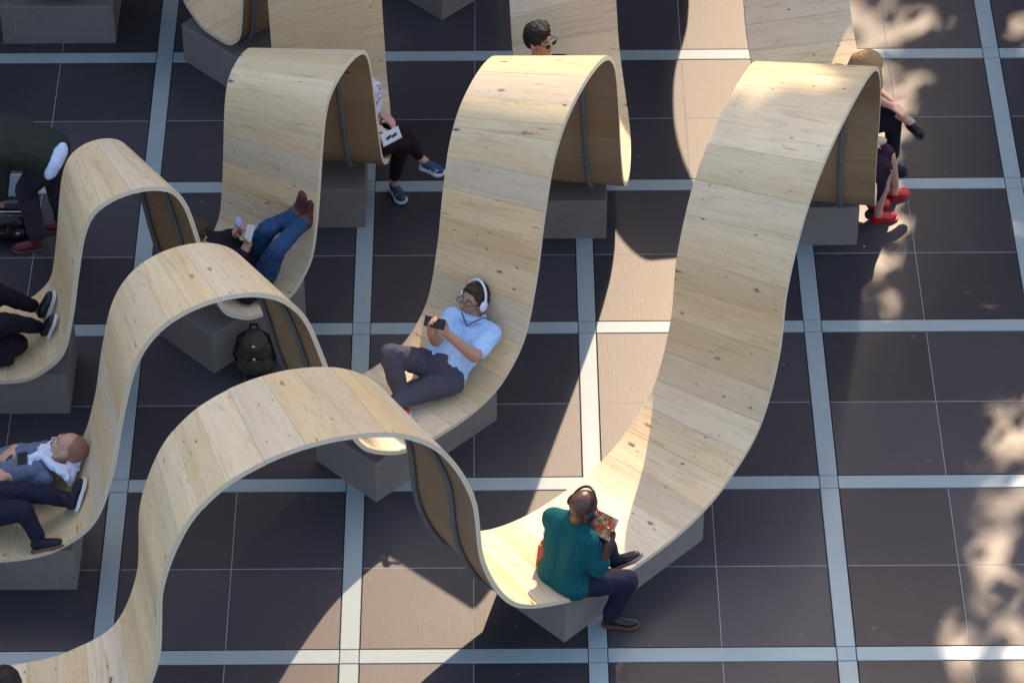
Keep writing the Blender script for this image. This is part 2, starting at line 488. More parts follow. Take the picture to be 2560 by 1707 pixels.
def knit(name, col):
    t = NT(name)
    tc = t.n('ShaderNodeTexCoord').outputs['Object']
    w = t.n('ShaderNodeTexWave', wave_type='BANDS', bands_direction='DIAGONAL', i_Scale=17.0, i_Distortion=3.5, i_Detail=2.0)
    w.inputs['Detail Scale'].default_value = 3.0
    t.l(t.vec(tc, (1.0, -1.0, 0.10)), w.inputs['Vector'])
    n = t.noise(tc, 130.0, 2, 0.6)
    h = t.math('ADD', t.math('MULTIPLY', w.outputs['Fac'], 0.5), t.math('MULTIPLY', n, 1.0))
    c = t.mix(t.math('MULTIPLY', h, 0.6), tuple(x*0.7 for x in col), tuple(min(1, x*1.35) for x in col))
    t.bump(h, 0.55, 0.006)
    return t.set(Base_Color=c, Roughness=0.9, Specular_IOR_Level=0.2)
M['teal_knit'] = knit('teal_knit', (0.004, 0.082, 0.098))
M['navy'] = cloth('navy_trousers', (0.014, 0.013, 0.032))
M['jeans'] = cloth('blue_jeans', (0.022, 0.060, 0.135), var=0.45, scale=7)
M['black_cloth'] = cloth('black_cloth', (0.010, 0.008, 0.014))
M['plum'] = cloth('dark_plum_cloth', (0.020, 0.007, 0.018))
M['maroon'] = cloth('dark_maroon_leggings', (0.018, 0.006, 0.011))
M['green_coat'] = cloth('dark_green_coat', (0.028, 0.031, 0.024))
M['grey_tee'] = cloth('blue_grey_tee', (0.115, 0.14, 0.215))
M['white_cloth'] = cloth('white_cloth', (0.62, 0.68, 0.82), var=0.08)
M['lilac'] = cloth('pale_lilac_cloth', (0.36, 0.33, 0.46), var=0.1)
def speckled(name, a, b, c):
    t = NT(name); tc = t.n('ShaderNodeTexCoord').outputs['Object']
    n = t.noise(tc, 24.0, 3, 0.6, 1.0); n2 = t.noise(tc, 11.0, 2, 0.5, 0.5)
    col = t.mix(t.ramp(n, (0.53, 0.0), (0.56, 1.0)), a, b)
    col = t.mix(t.ramp(n2, (0.60, 0.0), (0.63, 1.0)), col, c)
    return t.set(Base_Color=col, Roughness=0.8)
M['print_top'] = speckled('white_printed_cloth', (0.66, 0.62, 0.72), (0.30, 0.26, 0.36), (0.06, 0.04, 0.08))
M['print_scarf'] = speckled('printed_scarf', (0.62, 0.50, 0.46), (0.36, 0.12, 0.07), (0.10, 0.05, 0.05))
M['beige_cloth'] = cloth('beige_cloth', (0.52, 0.38, 0.26))
def hair_mat(name, a, b, aniso=60):
    t = NT(name); tc = t.n('ShaderNodeTexCoord').outputs['Object']
    n = t.noise(t.vec(tc, (1.0, 1.0, 0.25)), aniso, 4, 0.6, 0.6)
    t.bump(n, 0.6, 0.006)
    return t.set(Base_Color=t.mix(n, a, b), Roughness=0.6, Specular_IOR_Level=0.3)
M['hair_black'] = hair_mat('black_hair', (0.006, 0.004, 0.004), (0.022, 0.014, 0.012))
M['hair_brown'] = hair_mat('brown_hair', (0.022, 0.012, 0.008), (0.075, 0.042, 0.026))
M['hair_ginger'] = hair_mat('cropped_ginger_hair', (0.22, 0.10, 0.06), (0.36, 0.18, 0.115), 120)
M['hair_blonde'] = hair_mat('blonde_hair', (0.22, 0.10, 0.032), (0.55, 0.34, 0.15), 70)
M['white_plastic'] = plain('white_plastic', (0.78, 0.79, 0.80), 0.3, 0.03)
M['black_plastic'] = plain('black_plastic', (0.012, 0.012, 0.013), 0.32, 0.1)
M['rubber_white'] = plain('white_rubber', (0.66, 0.66, 0.68), 0.6, 0.06)
M['rubber_brown'] = plain('brown_rubber', (0.13, 0.055, 0.030), 0.7, 0.15)
M['navy_shoe'] = cloth('navy_shoe', (0.012, 0.012, 0.024), rough=0.6)
M['black_shoe'] = plain('black_shoe_leather', (0.010, 0.008, 0.010), 0.38, 0.2, 12)
M['blue_shoe'] = cloth('blue_suede', (0.040, 0.070, 0.13), rough=0.8)
M['red_shoe'] = plain('red_patent', (0.55, 0.018, 0.014), 0.28, 0.1, 10)
M['dark_red_leather'] = plain('dark_red_leather', (0.12, 0.014, 0.018), 0.42, 0.3, 12, bump=0.2, bscale=40)
M['brown_boot'] = plain('worn_brown_boot', (0.085, 0.024, 0.022), 0.45, 0.35, 14, bump=0.25, bscale=40)
M['sole_grey'] = plain('worn_grey_sole', (0.22, 0.18, 0.15), 0.75, 0.25, 18)
M['steel'] = plain('bright_steel', (0.6, 0.6, 0.62), 0.25, 0.05, metal=1.0)

V3 = Vector
def capsule(bm, a, ra, b, rb, seg=12):
    a, b = V3(a), V3(b)
    d = b-a
    if d.length < 1e-5: d = V3((0, 0, 1e-4))
    z = d.normalized(); q = V3((0,0,1)) if abs(z.z) < .9 else V3((1,0,0))
    xx = q.cross(z).normalized(); yy = z.cross(xx)
    rings = []
    for th in (-80, -50, -20): rings.append((a + z*ra*math.sin(R(th)), ra*math.cos(R(th))))
    rings.append((a, ra)); rings.append((b, rb))
    for th in (20, 50, 80): rings.append((b + z*rb*math.sin(R(th)), rb*math.cos(R(th))))
    vs = [[bm.verts.new(c + (xx*math.cos(2*math.pi*k/seg)+yy*math.sin(2*math.pi*k/seg))*r) for k in range(seg)] for c, r in rings]
    for r0, r1 in zip(vs, vs[1:]):
        for k in range(seg): bm.faces.new((r0[k], r0[(k+1)%seg], r1[(k+1)%seg], r1[k]))
    bm.faces.new(vs[0][::-1]); bm.faces.new(vs[-1])
def ellipsoid(bm, c, ax, radii, seg=14, rings=9):
    c = V3(c); X, Y, Z = ax
    vs = []
    for i in range(1, rings):
        th = math.pi*i/rings - math.pi/2
        vs.append([bm.verts.new(c + X*radii[0]*math.cos(th)*math.cos(2*math.pi*k/seg) + Y*radii[1]*math.cos(th)*math.sin(2*math.pi*k/seg) + Z*radii[2]*math.sin(th)) for k in range(seg)])
    lo = bm.verts.new(c - Z*radii[2]); hi = bm.verts.new(c + Z*radii[2])
    flip = X.cross(Y).dot(Z) < 0
    def nf(t): bm.faces.new(t[::-1] if flip else t)
    for r0, r1 in zip(vs, vs[1:]):
        for k in range(seg): nf((r0[k], r0[(k+1)%seg], r1[(k+1)%seg], r1[k]))
    for k in range(seg):
        nf((lo, vs[0][(k+1)%seg], vs[0][k])); nf((hi, vs[-1][k], vs[-1][(k+1)%seg]))
class Blob:
    """round volumes that are welded into one continuous skin"""
    def __init__(s): s.bm = bmesh.new()
    def cap(s, a, ra, b, rb): capsule(s.bm, a, ra, b, rb); return s
    def chain(s, *pr):
        for (a, ra), (b, rb) in zip(pr, pr[1:]): capsule(s.bm, a, ra, b, rb)
        return s
    def ell(s, c, ax, radii): ellipsoid(s.bm, c, ax, radii); return s
    def build(s, name, mat, parent, origin, voxel=0.012, smooth=4, wr=0.0, wscale=9.0, shrink=None):
        me = bpy.data.meshes.new(name); s.bm.to_mesh(me); s.bm.free()
        o = bpy.data.objects.new(name, me); COL.objects.link(o)
        m = o.modifiers.new('r', 'REMESH'); m.mode = 'VOXEL'; m.voxel_size = voxel
        if smooth:
            m2 = o.modifiers.new('s', 'SMOOTH'); m2.factor = 0.5; m2.iterations = smooth
        dg = bpy.context.evaluated_depsgraph_get()
        ev = o.evaluated_get(dg)
        me2 = bpy.data.meshes.new_from_object(ev)
        o.modifiers.clear(); o.data = me2; bpy.data.meshes.remove(me)
        me2.name = name
        org = V3(origin)
        nv = len(me2.vertices)
        if wr > 0:
            ns = [v.normal.copy() for v in me2.vertices]
            for v, n_ in zip(me2.vertices, ns):
                q = v.co*wscale
                a = noise.noise(q) + 0.6*noise.noise(q*2.3 + V3((7, 3, 1)))
                v.co = v.co + n_*(wr*a)
        for v in me2.vertices: v.co -= org
        me2.materials.clear(); me2.materials.append(mat)
        me2.polygons.foreach_set('use_smooth', [True]*len(me2.polygons))
        me2.update()
        if parent: o.parent = parent
        else: o.location = org
        return o
def axes(f, u):
    """right, forward, up from a forward and an up hint"""
    f = V3(f).normalized(); r = f.cross(V3(u)).normalized(); return r, f, r.cross(f)
def hand(b, wrist, d, palm, thumb, curl=0.5, s=1.0):
    """palm, four unequal bent fingers and a side thumb; d = pointing way, palm = the way the palm faces, thumb = side of the thumb"""
    w = V3(wrist); d = V3(d).normalized(); t = V3(thumb); t = (t - d*t.dot(d)).normalized(); p = d.cross(t)
    if p.dot(V3(palm)) < 0: p = -p
    for k in (-0.026, -0.009, 0.009, 0.026):
        b.cap(w + t*k*0.6*s, 0.015*s, w + d*0.075*s + t*k*s, 0.012*s)
    for k, ln in ((0.030, 0.072), (0.010, 0.080), (-0.010, 0.075), (-0.029, 0.058)):
        base = w + d*0.078*s + t*k*s
        an = curl*0.5; pts = [base]
        for f_ in (0.46, 0.30, 0.24):
            dd = d*math.cos(an) + p*math.sin(an)
            pts.append(pts[-1] + dd*ln*f_*s); an += curl
        r = 0.0092*s
        b.chain(*[(q, r - 0.0009*i) for i, q in enumerate(pts)])
    tb = w + d*0.022*s + t*0.028*s
    b.chain((tb, 0.013*s), (tb + (d*0.6+t*0.7+p*0.25).normalized()*0.036*s, 0.0105*s), (tb + (d*0.95+t*0.75+p*0.55).normalized()*0.066*s, 0.009*s))
def head_parts(b, c, f, u, s=1.0):
    r, f, u = axes(f, u); c = V3(c); A = (r, f, u)
    b.ell(c + u*0.022*s - f*0.012*s, A, (0.074*s, 0.093*s, 0.090*s))          # cranium
    b.ell(c - u*0.040*s + f*0.030*s, A, (0.058*s, 0.060*s, 0.072*s))          # face and jaw
    b.ell(c - u*0.092*s + f*0.062*s, A, (0.026*s, 0.020*s, 0.018*s))          # chin
    b.cap(c + u*0.004*s + f*0.082*s, 0.009*s, c - u*0.028*s + f*0.103*s, 0.0125*s)   # nose
    for q in (-1, 1):
        b.ell(c - u*0.012*s - f*0.004*s + r*q*0.073*s, A, (0.011*s, 0.020*s, 0.031*s))  # ear
        b.ell(c - u*0.030*s + f*0.062*s + r*q*0.034*s, A, (0.022*s, 0.020*s, 0.020*s))  # cheek
        b.cap(c + u*0.017*s + f*0.080*s + r*q*0.014*s, 0.009*s, c + u*0.017*s + f*0.068*s + r*q*0.044*s, 0.008*s)  # brow
def face_bits(root, org, c, f, u, s=1.0, brow='hair_brown', eyes=True):
    r, f, u = axes(f, u); c = V3(c); A = (r, f, u)
    if eyes:
        for q in (-1, 1):
            bb = Blob().ell(c + u*0.000*s + f*0.083*s + r*q*0.031*s, A, (0.012*s, 0.007*s, 0.007*s)); e = bb.build('eye', M['eye_white'], root, org, 0.003, 1)
            bb = Blob().ell(c + u*0.000*s + f*0.0885*s + r*q*0.031*s, A, (0.005*s, 0.004*s, 0.0055*s)); bb.build('pupil', M['iris'], e, (0,0,0), 0.002, 1).data.transform(Matrix.Translation(-V3(org)))
    for q in (-1, 1):
        Blob().cap(c + u*0.024*s + f*0.088*s + r*q*0.015*s, 0.0042*s, c + u*0.023*s + f*0.074*s + r*q*0.048*s, 0.0032*s).build('eyebrow', M[brow], root, org, 0.003, 1)
    Blob().chain((c - u*0.060*s + f*0.081*s - r*0.022*s, 0.004*s), (c - u*0.058*s + f*0.0915*s, 0.0058*s), (c - u*0.060*s + f*0.081*s + r*0.022*s, 0.004*s)).build('mouth', M['lips'], root, org, 0.003, 1)
def short_hair(root, org, c, f, u, mat, s=1.0, wr=0.006, thick=1.0, fringe=True):
    r, f, u = axes(f, u); c = V3(c); A = (r, f, u)
    b = Blob()
    b.ell(c + u*0.036*s - f*0.020*s, A, (0.079*s*thick, 0.092*s*thick, 0.088*s*thick))
    b.ell(c + u*0.000*s - f*0.048*s, A, (0.075*s*thick, 0.062*s*thick, 0.078*s))
    if fringe: b.ell(c + u*0.082*s + f*0.034*s, A, (0.058*s*thick, 0.046*s*thick, 0.034*s))
    for q in (-1, 1) if fringe else (): b.cap(c + u*0.045*s + f*0.030*s + r*q*0.066*s, 0.014*s, c - u*0.004*s + f*0.016*s + r*q*0.071*s, 0.009*s)
    return b.build('hair', mat, root, org, 0.006, 2, wr*0.55, 45)
def torso(b, P, N, shR, shL, g=0.0, k=1.0, belly=0.0):
    P, N, shR, shL = map(V3, (P, N, shR, shL)); a = N-P
    lat = (shR-shL); lat = (lat - a*(lat.dot(a)/a.length_squared)).normalized()
    f = lat.cross(a).normalized() * -1
    for q in (-1, 1):
        b.chain((P + lat*q*0.055*k, 0.105*k+g), (P + a*0.30 + lat*q*0.050*k, 0.098*k+g), (P + a*0.62 + lat*q*0.062*k, 0.105*k+g), (P + a*0.82 + lat*q*0.066*k, 0.088*k+g))
    for sh in (shR, shL):
        b.cap(P + a*0.93, 0.060*k+g, sh, 0.060*k+g)
        b.cap(P + a*0.72, 0.085*k+g, sh - a*0.06, 0.058*k+g)
def limb(b, pts, rads, g=0.0):
    b.chain(*[(V3(p_), r_+g) for p_, r_ in zip(pts, rads)])
def shoe(root, org, heel, toe, up, upper, sole, w=0.044, h=0.055, name='shoe', low=False, solet=0.018):
    heel, toe = V3(heel), V3(toe); L = toe-heel; ln = L.length; f = L.normalized()
    up = V3(up); up = (up - f*up.dot(f)).normalized(); r = f.cross(up)
    b = Blob()
    z0 = solet
    b.cap(heel + f*0.034 + up*(z0+0.030), 0.033, heel + f*ln*0.45 + up*(z0+0.026), 0.034)
    b.cap(heel + f*ln*0.45 + up*(z0+0.026), 0.034, toe - f*0.040 + up*(z0+0.017) , 0.029)
    for q in (-1, 1): b.cap(heel + f*ln*0.55 + up*(z0+0.018) + r*q*0.012, 0.028, toe - f*0.052 + up*(z0+0.014) + r*q*0.010, 0.026)
    if not low: b.cap(heel + f*0.045 + up*(z0+0.034), 0.036, heel + f*0.055 + up*(z0+0.034+h*0.7), 0.039)
    o = b.build(name, upper, root, org, 0.007, 3)
    # keep the upper above the sole plane
    for v in o.data.vertices:
        q = v.co + V3(org) - heel; d = q.dot(up)
        if d < z0*0.7: v.co += up*(z0*0.7-d)
    outl = [(0.00,0.0),(0.02,0.026),(0.10,0.036),(0.30,0.033),(0.50,0.035),(0.70,0.045),(0.86,0.041),(0.96,0.022),(1.0,0.0)]
    ring = [(a, w_) for a, w_ in outl] + [(a, -w_) for a, w_ in reversed(outl[1:-1])]
    Vs = []; n = len(ring)
    for zz, e in ((0.0, 0.96), (0.0, 1.0), (z0, 1.02)):
        for a, w_ in ring:
            Vs.append(heel + f*((a-0.5)*e+0.5)*ln + r*w_*(w/0.044)*e + up*(zz + (0.010*max(0, a-0.75)/0.25)) - V3(org))
    F = [tuple(range(n))[::-1], tuple(range(2*n, 3*n))]
    for b0 in (0, n):
        for i in range(n): F.append((b0+i, b0+(i+1)%n, b0+n+(i+1)%n, b0+n+i))
    mesh_obj('sole', Vs, F, sole, o, False)
    return o
def tube_along(name, pts, rad, mat, parent, org, seg=8):
    b = bmesh.new()
    for a, c in zip(pts, pts[1:]): capsule(b, V3(a)-V3(org), rad, V3(c)-V3(org), rad, seg)
    me = bpy.data.meshes.new(name); b.to_mesh(me); b.free(); me.materials.append(mat)
    me.polygons.foreach_set('use_smooth', [True]*len(me.polygons))
    o = bpy.data.objects.new(name, me); link(o, parent)
    if not parent: o.location = org
    return o
def slab(name, c, ax, size, mat, parent, org, bev=0.003):
    """thin rounded block: ax = (x, y, z) axes, size = full extents"""
    v, f = box_data(-size[0]/2, size[0]/2, -size[1]/2, size[1]/2, -size[2]/2, size[2]/2, bev)
    X, Y, Z = [V3(a) for a in ax]; c = V3(c)-V3(org)
    o = mesh_obj(name, [c + X*q[0] + Y*q[1] + Z*q[2] for q in v], f, mat, parent)
    if not parent: o.location = org
    return o
def arc_band(c, r, u, f, rad, depth=0.0, n=14, a0=-95, a1=95):
    return [V3(c) + V3(r)*rad[0]*math.sin(R(a0+(a1-a0)*i/n)) + V3(u)*rad[1]*math.cos(R(a0+(a1-a0)*i/n)) + V3(f)*depth for i in range(n+1)]
def headphones(root, org, c, f, u, band, cup, s=1.0):
    r, f, u = axes(f, u); c = V3(c)
    pts = arc_band(c, r, u, f, (0.093*s, 0.128*s), -0.01)
    hp = tube_along('headphones', pts, 0.0085, band, root, org)
    for q in (-1, 1):
        k = c + r*q*0.092*s - u*0.012*s - f*0.004
        Blob().ell(k, (r, f, u), (0.017, 0.032, 0.041)).build('ear_cup', cup, hp, (0,0,0), 0.005, 1).data.transform(Matrix.Translation(-V3(org)))
    return hp
def person(org, label):
    return empty('person', org, label, 'person')

# --- man lounging in a pale blue shirt on the middle ring
def man_blue():
    org = (-0.96, -1.06, 0.44)
    p = person(org, 'man in pale blue shirt and white headphones lounging with one knee up')
    P, N, H = (-0.965,-1.055,0.555), (-0.752,-0.775,0.735), V3((-0.744,-0.690,0.840))
    shR, shL = (-0.880,-0.775,0.765), (-0.635,-0.885,0.725)
    elL, wrL = (-0.740,-1.110,0.735), (-0.912,-1.090,0.905)
    elR, wrR = (-0.985,-1.000,0.775), (-1.008,-1.130,0.960)
    face, up = (-0.72,-0.64,0.36), (0.10,0.14,1.0)
    b = Blob(); head_parts(b, H, face, up, 0.98)
    b.cap(N, 0.055, H + V3((0.0,0.0,-0.05)), 0.052)
    torso(b, P, N, shR, shL, -0.012)
    limb(b, [shL, elL, wrL], [0.050, 0.043, 0.029]); limb(b, [shR, elR, wrR], [0.050, 0.042, 0.029])
    ph = V3((-0.985,-1.135,1.035))
    hand(b, wrL, ph + V3((0.03,-0.02,0.005)) - V3(wrL), (-0.8,0.2,0.2), (0.1,0.3,0.9), 0.75, 0.95)
    hand(b, wrR, ph + V3((-0.03,0.0,0.0)) - V3(wrR), (0.8,0.2,0.2), (0.1,0.3,0.9), 0.75, 0.95)
    hL, hR = (-0.905,-1.125,0.545), (-1.025,-1.005,0.575)
    kR, aR = (-1.275,-1.195,0.835), (-1.200,-1.260,0.530)
    kL, aL = (-1.165,-1.275,0.560), (-1.32,-1.42,0.535)
    limb(b, [hR, kR, aR], [0.07, 0.05, 0.035]); limb(b, [hL, kL, aL], [0.07, 0.05, 0.035])
    b.build('body', M['skin_tan'], p, org, 0.0065, 3)
    face_bits(p, org, H, face, up, 0.98)
    short_hair(p, org, H, face, up, M['hair_brown'])
    headphones(p, org, H + V3((0,0,0.012)), face, up, M['white_plastic'], M['white_plastic'])
    r, f, u = axes(face, up)
    g = None
    for q in (-1, 1):
        pts = [H + f*0.101 + r*(q*0.032+0.023*math.cos(a)) + u*(-0.002+0.015*math.sin(a)) for a in [2*math.pi*i/14 for i in range(15)]]
        o = tube_along('glasses', pts, 0.0022, M['black_plastic'], p, org, 6)
        tube_along('temple', [H + f*0.098 + r*q*0.056, H + f*0.0 + r*q*0.082], 0.0026, M['black_plastic'], o, org, 6)
    b = Blob(); torso(b, V3(P)+V3((0.02,0.02,0.0)), N, shR, shL, 0.010, 1.0)
    limb(b, [shL, V3(shL).lerp(V3(elL), 0.70)], [0.066, 0.066]); limb(b, [shR, V3(shR).lerp(V3(elR), 0.70)], [0.064, 0.064])
    b.build('shirt', M['blue_shirt'], p, org, 0.009, 3, 0.008, 15)
    b = Blob(); b.chain((V3(N)+V3((-0.06,0.03,0.05)), 0.016), (V3(N)+V3((-0.075,-0.06,0.075)), 0.016), (V3(N)+V3((-0.02,-0.085,0.085)), 0.014))
    b.chain((V3(N)+V3((0.075,0.01,0.035)), 0.016), (V3(N)+V3((0.055,-0.07,0.065)), 0.017), (V3(N)+V3((-0.01,-0.09,0.08)), 0.014))
    b.build('collar', M['blue_shirt'], p, org, 0.006, 2)
    tube_along('lanyard', [V3(N)+V3((-0.07,-0.03,0.105)), V3(N)+V3((-0.045,-0.13,0.100)), V3(N)+V3((-0.035,-0.16,0.100)), V3(N)+V3((0.005,-0.125,0.102)), V3(N)+V3((0.078,-0.05,0.075))], 0.004, M['black_plastic'], p, org, 6)
    b = Blob(); 
    for q in (hR, hL): b.cap(V3(P)+V3((0.02,0.03,0.012)), 0.116, q, 0.106)
    limb(b, [hR, V3(hR).lerp(V3(kR), .55), kR, V3(kR).lerp(V3(aR), .5), aR], [0.098, 0.083, 0.066, 0.060, 0.052])
    limb(b, [hL, V3(hL).lerp(V3(kL), .55), kL, V3(kL).lerp(V3(aL), .5), aL], [0.098, 0.085, 0.070, 0.060, 0.052])
    b.build('trousers', M['grey_trousers'], p, org, 0.010, 3, 0.011, 13)
    tube_along('drawstring', [(-0.945,-0.985,0.690), (-0.915,-1.005,0.690), (-0.890,-1.045,0.675), (-0.882,-1.085,0.655)], 0.0055, M['rubber_white'], p, org, 6)
    shoe(p, org, (-1.235,-1.225,0.455), (-1.165,-1.40,0.450), (0,0,1), M['red_shoe'], M['rubber_white'])
    shoe(p, org, (-1.30,-1.42,0.455), (-1.46,-1.55,0.500), (0.2,0.2,1), M['red_shoe'], M['rubber_white'])
    o = slab('phone', ph + V3((0,-0.012,0.015)), (V3((0.95,-0.3,-0.05)).normalized(), V3((0.2,0.62,0.75)).normalized(), V3((-0.2,-0.75,0.62)).normalized()), (0.135, 0.07, 0.010), M['black_plastic'], None, ph)
    tag(o, 'black phone held in both hands by the man in pale blue', 'phone')
man_blue()

# --- man in the teal sweater on the outer ring
def man_teal():
    org = (-0.20, -2.88, 0.42)
    p = person(org, 'man in teal knitted sweater and black headphones reading a magazine')
    P, N, H = (-0.205,-2.860,0.535), (-0.150,-2.825,0.955), V3((-0.100,-2.855,1.100))
    shR, shL = (-0.065,-2.920,0.890), (-0.270,-2.740,0.900)
    elR, wrR = (-0.010,-2.945,0.680), (0.058,-2.940,0.885)
    elL, wrL = (-0.13,-2.62,0.74), (-0.055,-2.775,0.905)
    face, up = (0.62,0.42,-0.50), (0.30,0.20,0.9)
    b = Blob(); head_parts(b, H, face, up, 1.0)
    b.cap(N, 0.056, H + V3((-0.01,0.0,-0.05)), 0.055)
    torso(b, P, N, shR, shL, -0.015)
    limb(b, [shR, elR, wrR], [0.05, 0.043, 0.029]); limb(b, [shL, elL, wrL], [0.05, 0.042, 0.029])
    hand(b, wrR, (0.012,0.02,0.075), (-0.7,0.5,0.3), (-0.5,0.7,0.1), 0.8, 0.95)
    hand(b, wrL, (0.02,-0.01,0.08), (0.5,-0.7,0.1), (0.7,-0.2,0.2), 0.8, 0.95)
    hR, hL = (-0.135,-2.905,0.52), (-0.230,-2.800,0.52)
    kR, aR = (0.172,-2.872,0.505), (0.085,-2.760,0.115)
    kL, aL = (-0.005,-2.735,0.800), (0.095,-2.720,0.530)
    limb(b, [hR, kR, aR], [0.07, 0.05, 0.035]); limb(b, [hL, kL, aL], [0.07, 0.05, 0.035])
    b.build('body', M['skin_dark'], p, org, 0.0065, 3)
    face_bits(p, org, H, face, up, 1.0, 'hair_black')
    r, f, u = axes(face, up)
    headphones(p, org, H - f*0.005, face, up, M['black_plastic'], M['black_plastic'], 1.02)
    b = Blob(); torso(b, P, N, shR, shL, 0.010, 1.0)
    b.cap(V3(P)+V3((-0.055,0.055,-0.005)), 0.112, V3(P)+V3((0.055,-0.055,-0.005)), 0.112)
    b.cap(N, 0.070, V3(N)+V3((0.005,0,0.02)), 0.066)
    mR = V3(elR).lerp(V3(wrR), 0.28); mL = V3(elL).lerp(V3(wrL), 0.28)
    limb(b, [shR, elR, mR], [0.070, 0.058, 0.055]); limb(b, [shL, elL, mL], [0.070, 0.058, 0.055])
    b.build('sweater', M['teal_knit'], p, org, 0.010, 3, 0.005, 12)
    b = Blob()
    for q in (hR, hL): b.cap(P, 0.108, q, 0.100)
    limb(b, [hR, V3(hR).lerp(V3(kR), .55), kR, V3(kR).lerp(V3(aR), .5), aR], [0.096, 0.085, 0.069, 0.060, 0.054])
    limb(b, [hL, V3(hL).lerp(V3(kL), .55), kL, V3(kL).lerp(V3(aL), .5), aL], [0.096, 0.082, 0.066, 0.058, 0.050])
    b.build('trousers', M['navy'], p, org, 0.010, 4, 0.006, 12)
    shoe(p, org, (0.030,-2.745,0.002), (0.262,-2.765,0.002), (0,0,1), M['black_shoe'], M['rubber_brown'])
    s2 = shoe(p, org, (0.075,-2.765,0.470), (0.275,-2.735,0.560), (-0.25,0.45,0.75), M['black_shoe'], M['sole_grey'], low=True)
    # magazine on his raised knee
    c = V3((0.0,-2.855,0.965)); X = V3((0.115,-0.095,0.01)).normalized(); Y = V3((0.066,0.05,0.075)); Y = (Y - X*Y.dot(X)).normalized(); Z = X.cross(Y)
    m = empty('magazine', c, 'open illustrated magazine held up by the man in teal sweater', 'magazine')
    for q in (-1, 1):
        tilt = Matrix.Rotation(-q*0.13, 3, Y)
        o = slab('page', c + X*q*0.050 + Z*0.004, (tilt @ X, Y, tilt @ Z), (0.100, 0.135, 0.006), M['print_mag'], m, c, 0.001)
    o = slab('cover', c - Z*0.010, (X, Y, Z), (0.208, 0.140, 0.003), M['rubber_white'], m, c, 0.001)
def mag_mat():
    t = NT('printed_pages'); tc = t.n('ShaderNodeTexCoord').outputs['Object']
    n = t.noise(tc, 42.0, 3, 0.7, 1.2); n2 = t.noise(tc, 14.0, 2, 0.5)
    col = t.mix(t.ramp(n, (0.42, 0.0), (0.62, 1.0)), (0.10, 0.055, 0.03), (0.62, 0.42, 0.24))
    col = t.mix(t.ramp(n2, (0.56, 0.0), (0.6, 1.0)), col, (0.40, 0.06, 0.03))
    return t.set(Base_Color=col, Roughness=0.35)
M['print_mag'] = mag_mat()
man_teal()
def carrier_bag():
    c = V3((-0.300, -2.700, 0.424))
    t = empty('carrier_bag', c, 'red and printed paper carrier bag with white tissue behind the teal sweater', 'bag')
    X = V3((0.42,0.90,0)).normalized(); Y = V3((0.90,-0.42,0)).normalized(); Z = V3((0.10,0.12,1)).normalized()
    v, f = box_data(-0.10, 0.10, -0.045, 0.045, 0.0, 0.10, 0.002)
    mesh_obj('bag_base', [X*q[0]*(1+0.1*q[2]) + Y*q[1] + Z*q[2] for q in v], f, M['bag_print'], t)
    v, f = box_data(-0.102, 0.102, -0.047, 0.047, 0.10, 0.255, 0.002)
    mesh_obj('bag_side', [X*q[0] + Y*q[1] + Z*q[2] for q in v], f, M['bag_red'], t)
    b = Blob(); rr = random.Random(3)
    for i in range(14):
        q = X*rr.uniform(-.08,.08) + Y*rr.uniform(-.03,.03) + Z*rr.uniform(.25,.30)
        b.cap(q, 0.022, q + V3((rr.uniform(-.03,.03), rr.uniform(-.03,.03), rr.uniform(.0,.04))), 0.012)
    b.build('tissue', M['white_cloth'], t, (0,0,0), 0.007, 1, 0.006, 40)
M['bag_red'] = plain('red_paper', (0.42, 0.055, 0.03), 0.5, 0.1)
M['bag_print'] = speckled('printed_paper', (0.50, 0.44, 0.36), (0.30, 0.24, 0.18), (0.42, 0.36, 0.28))
carrier_bag()

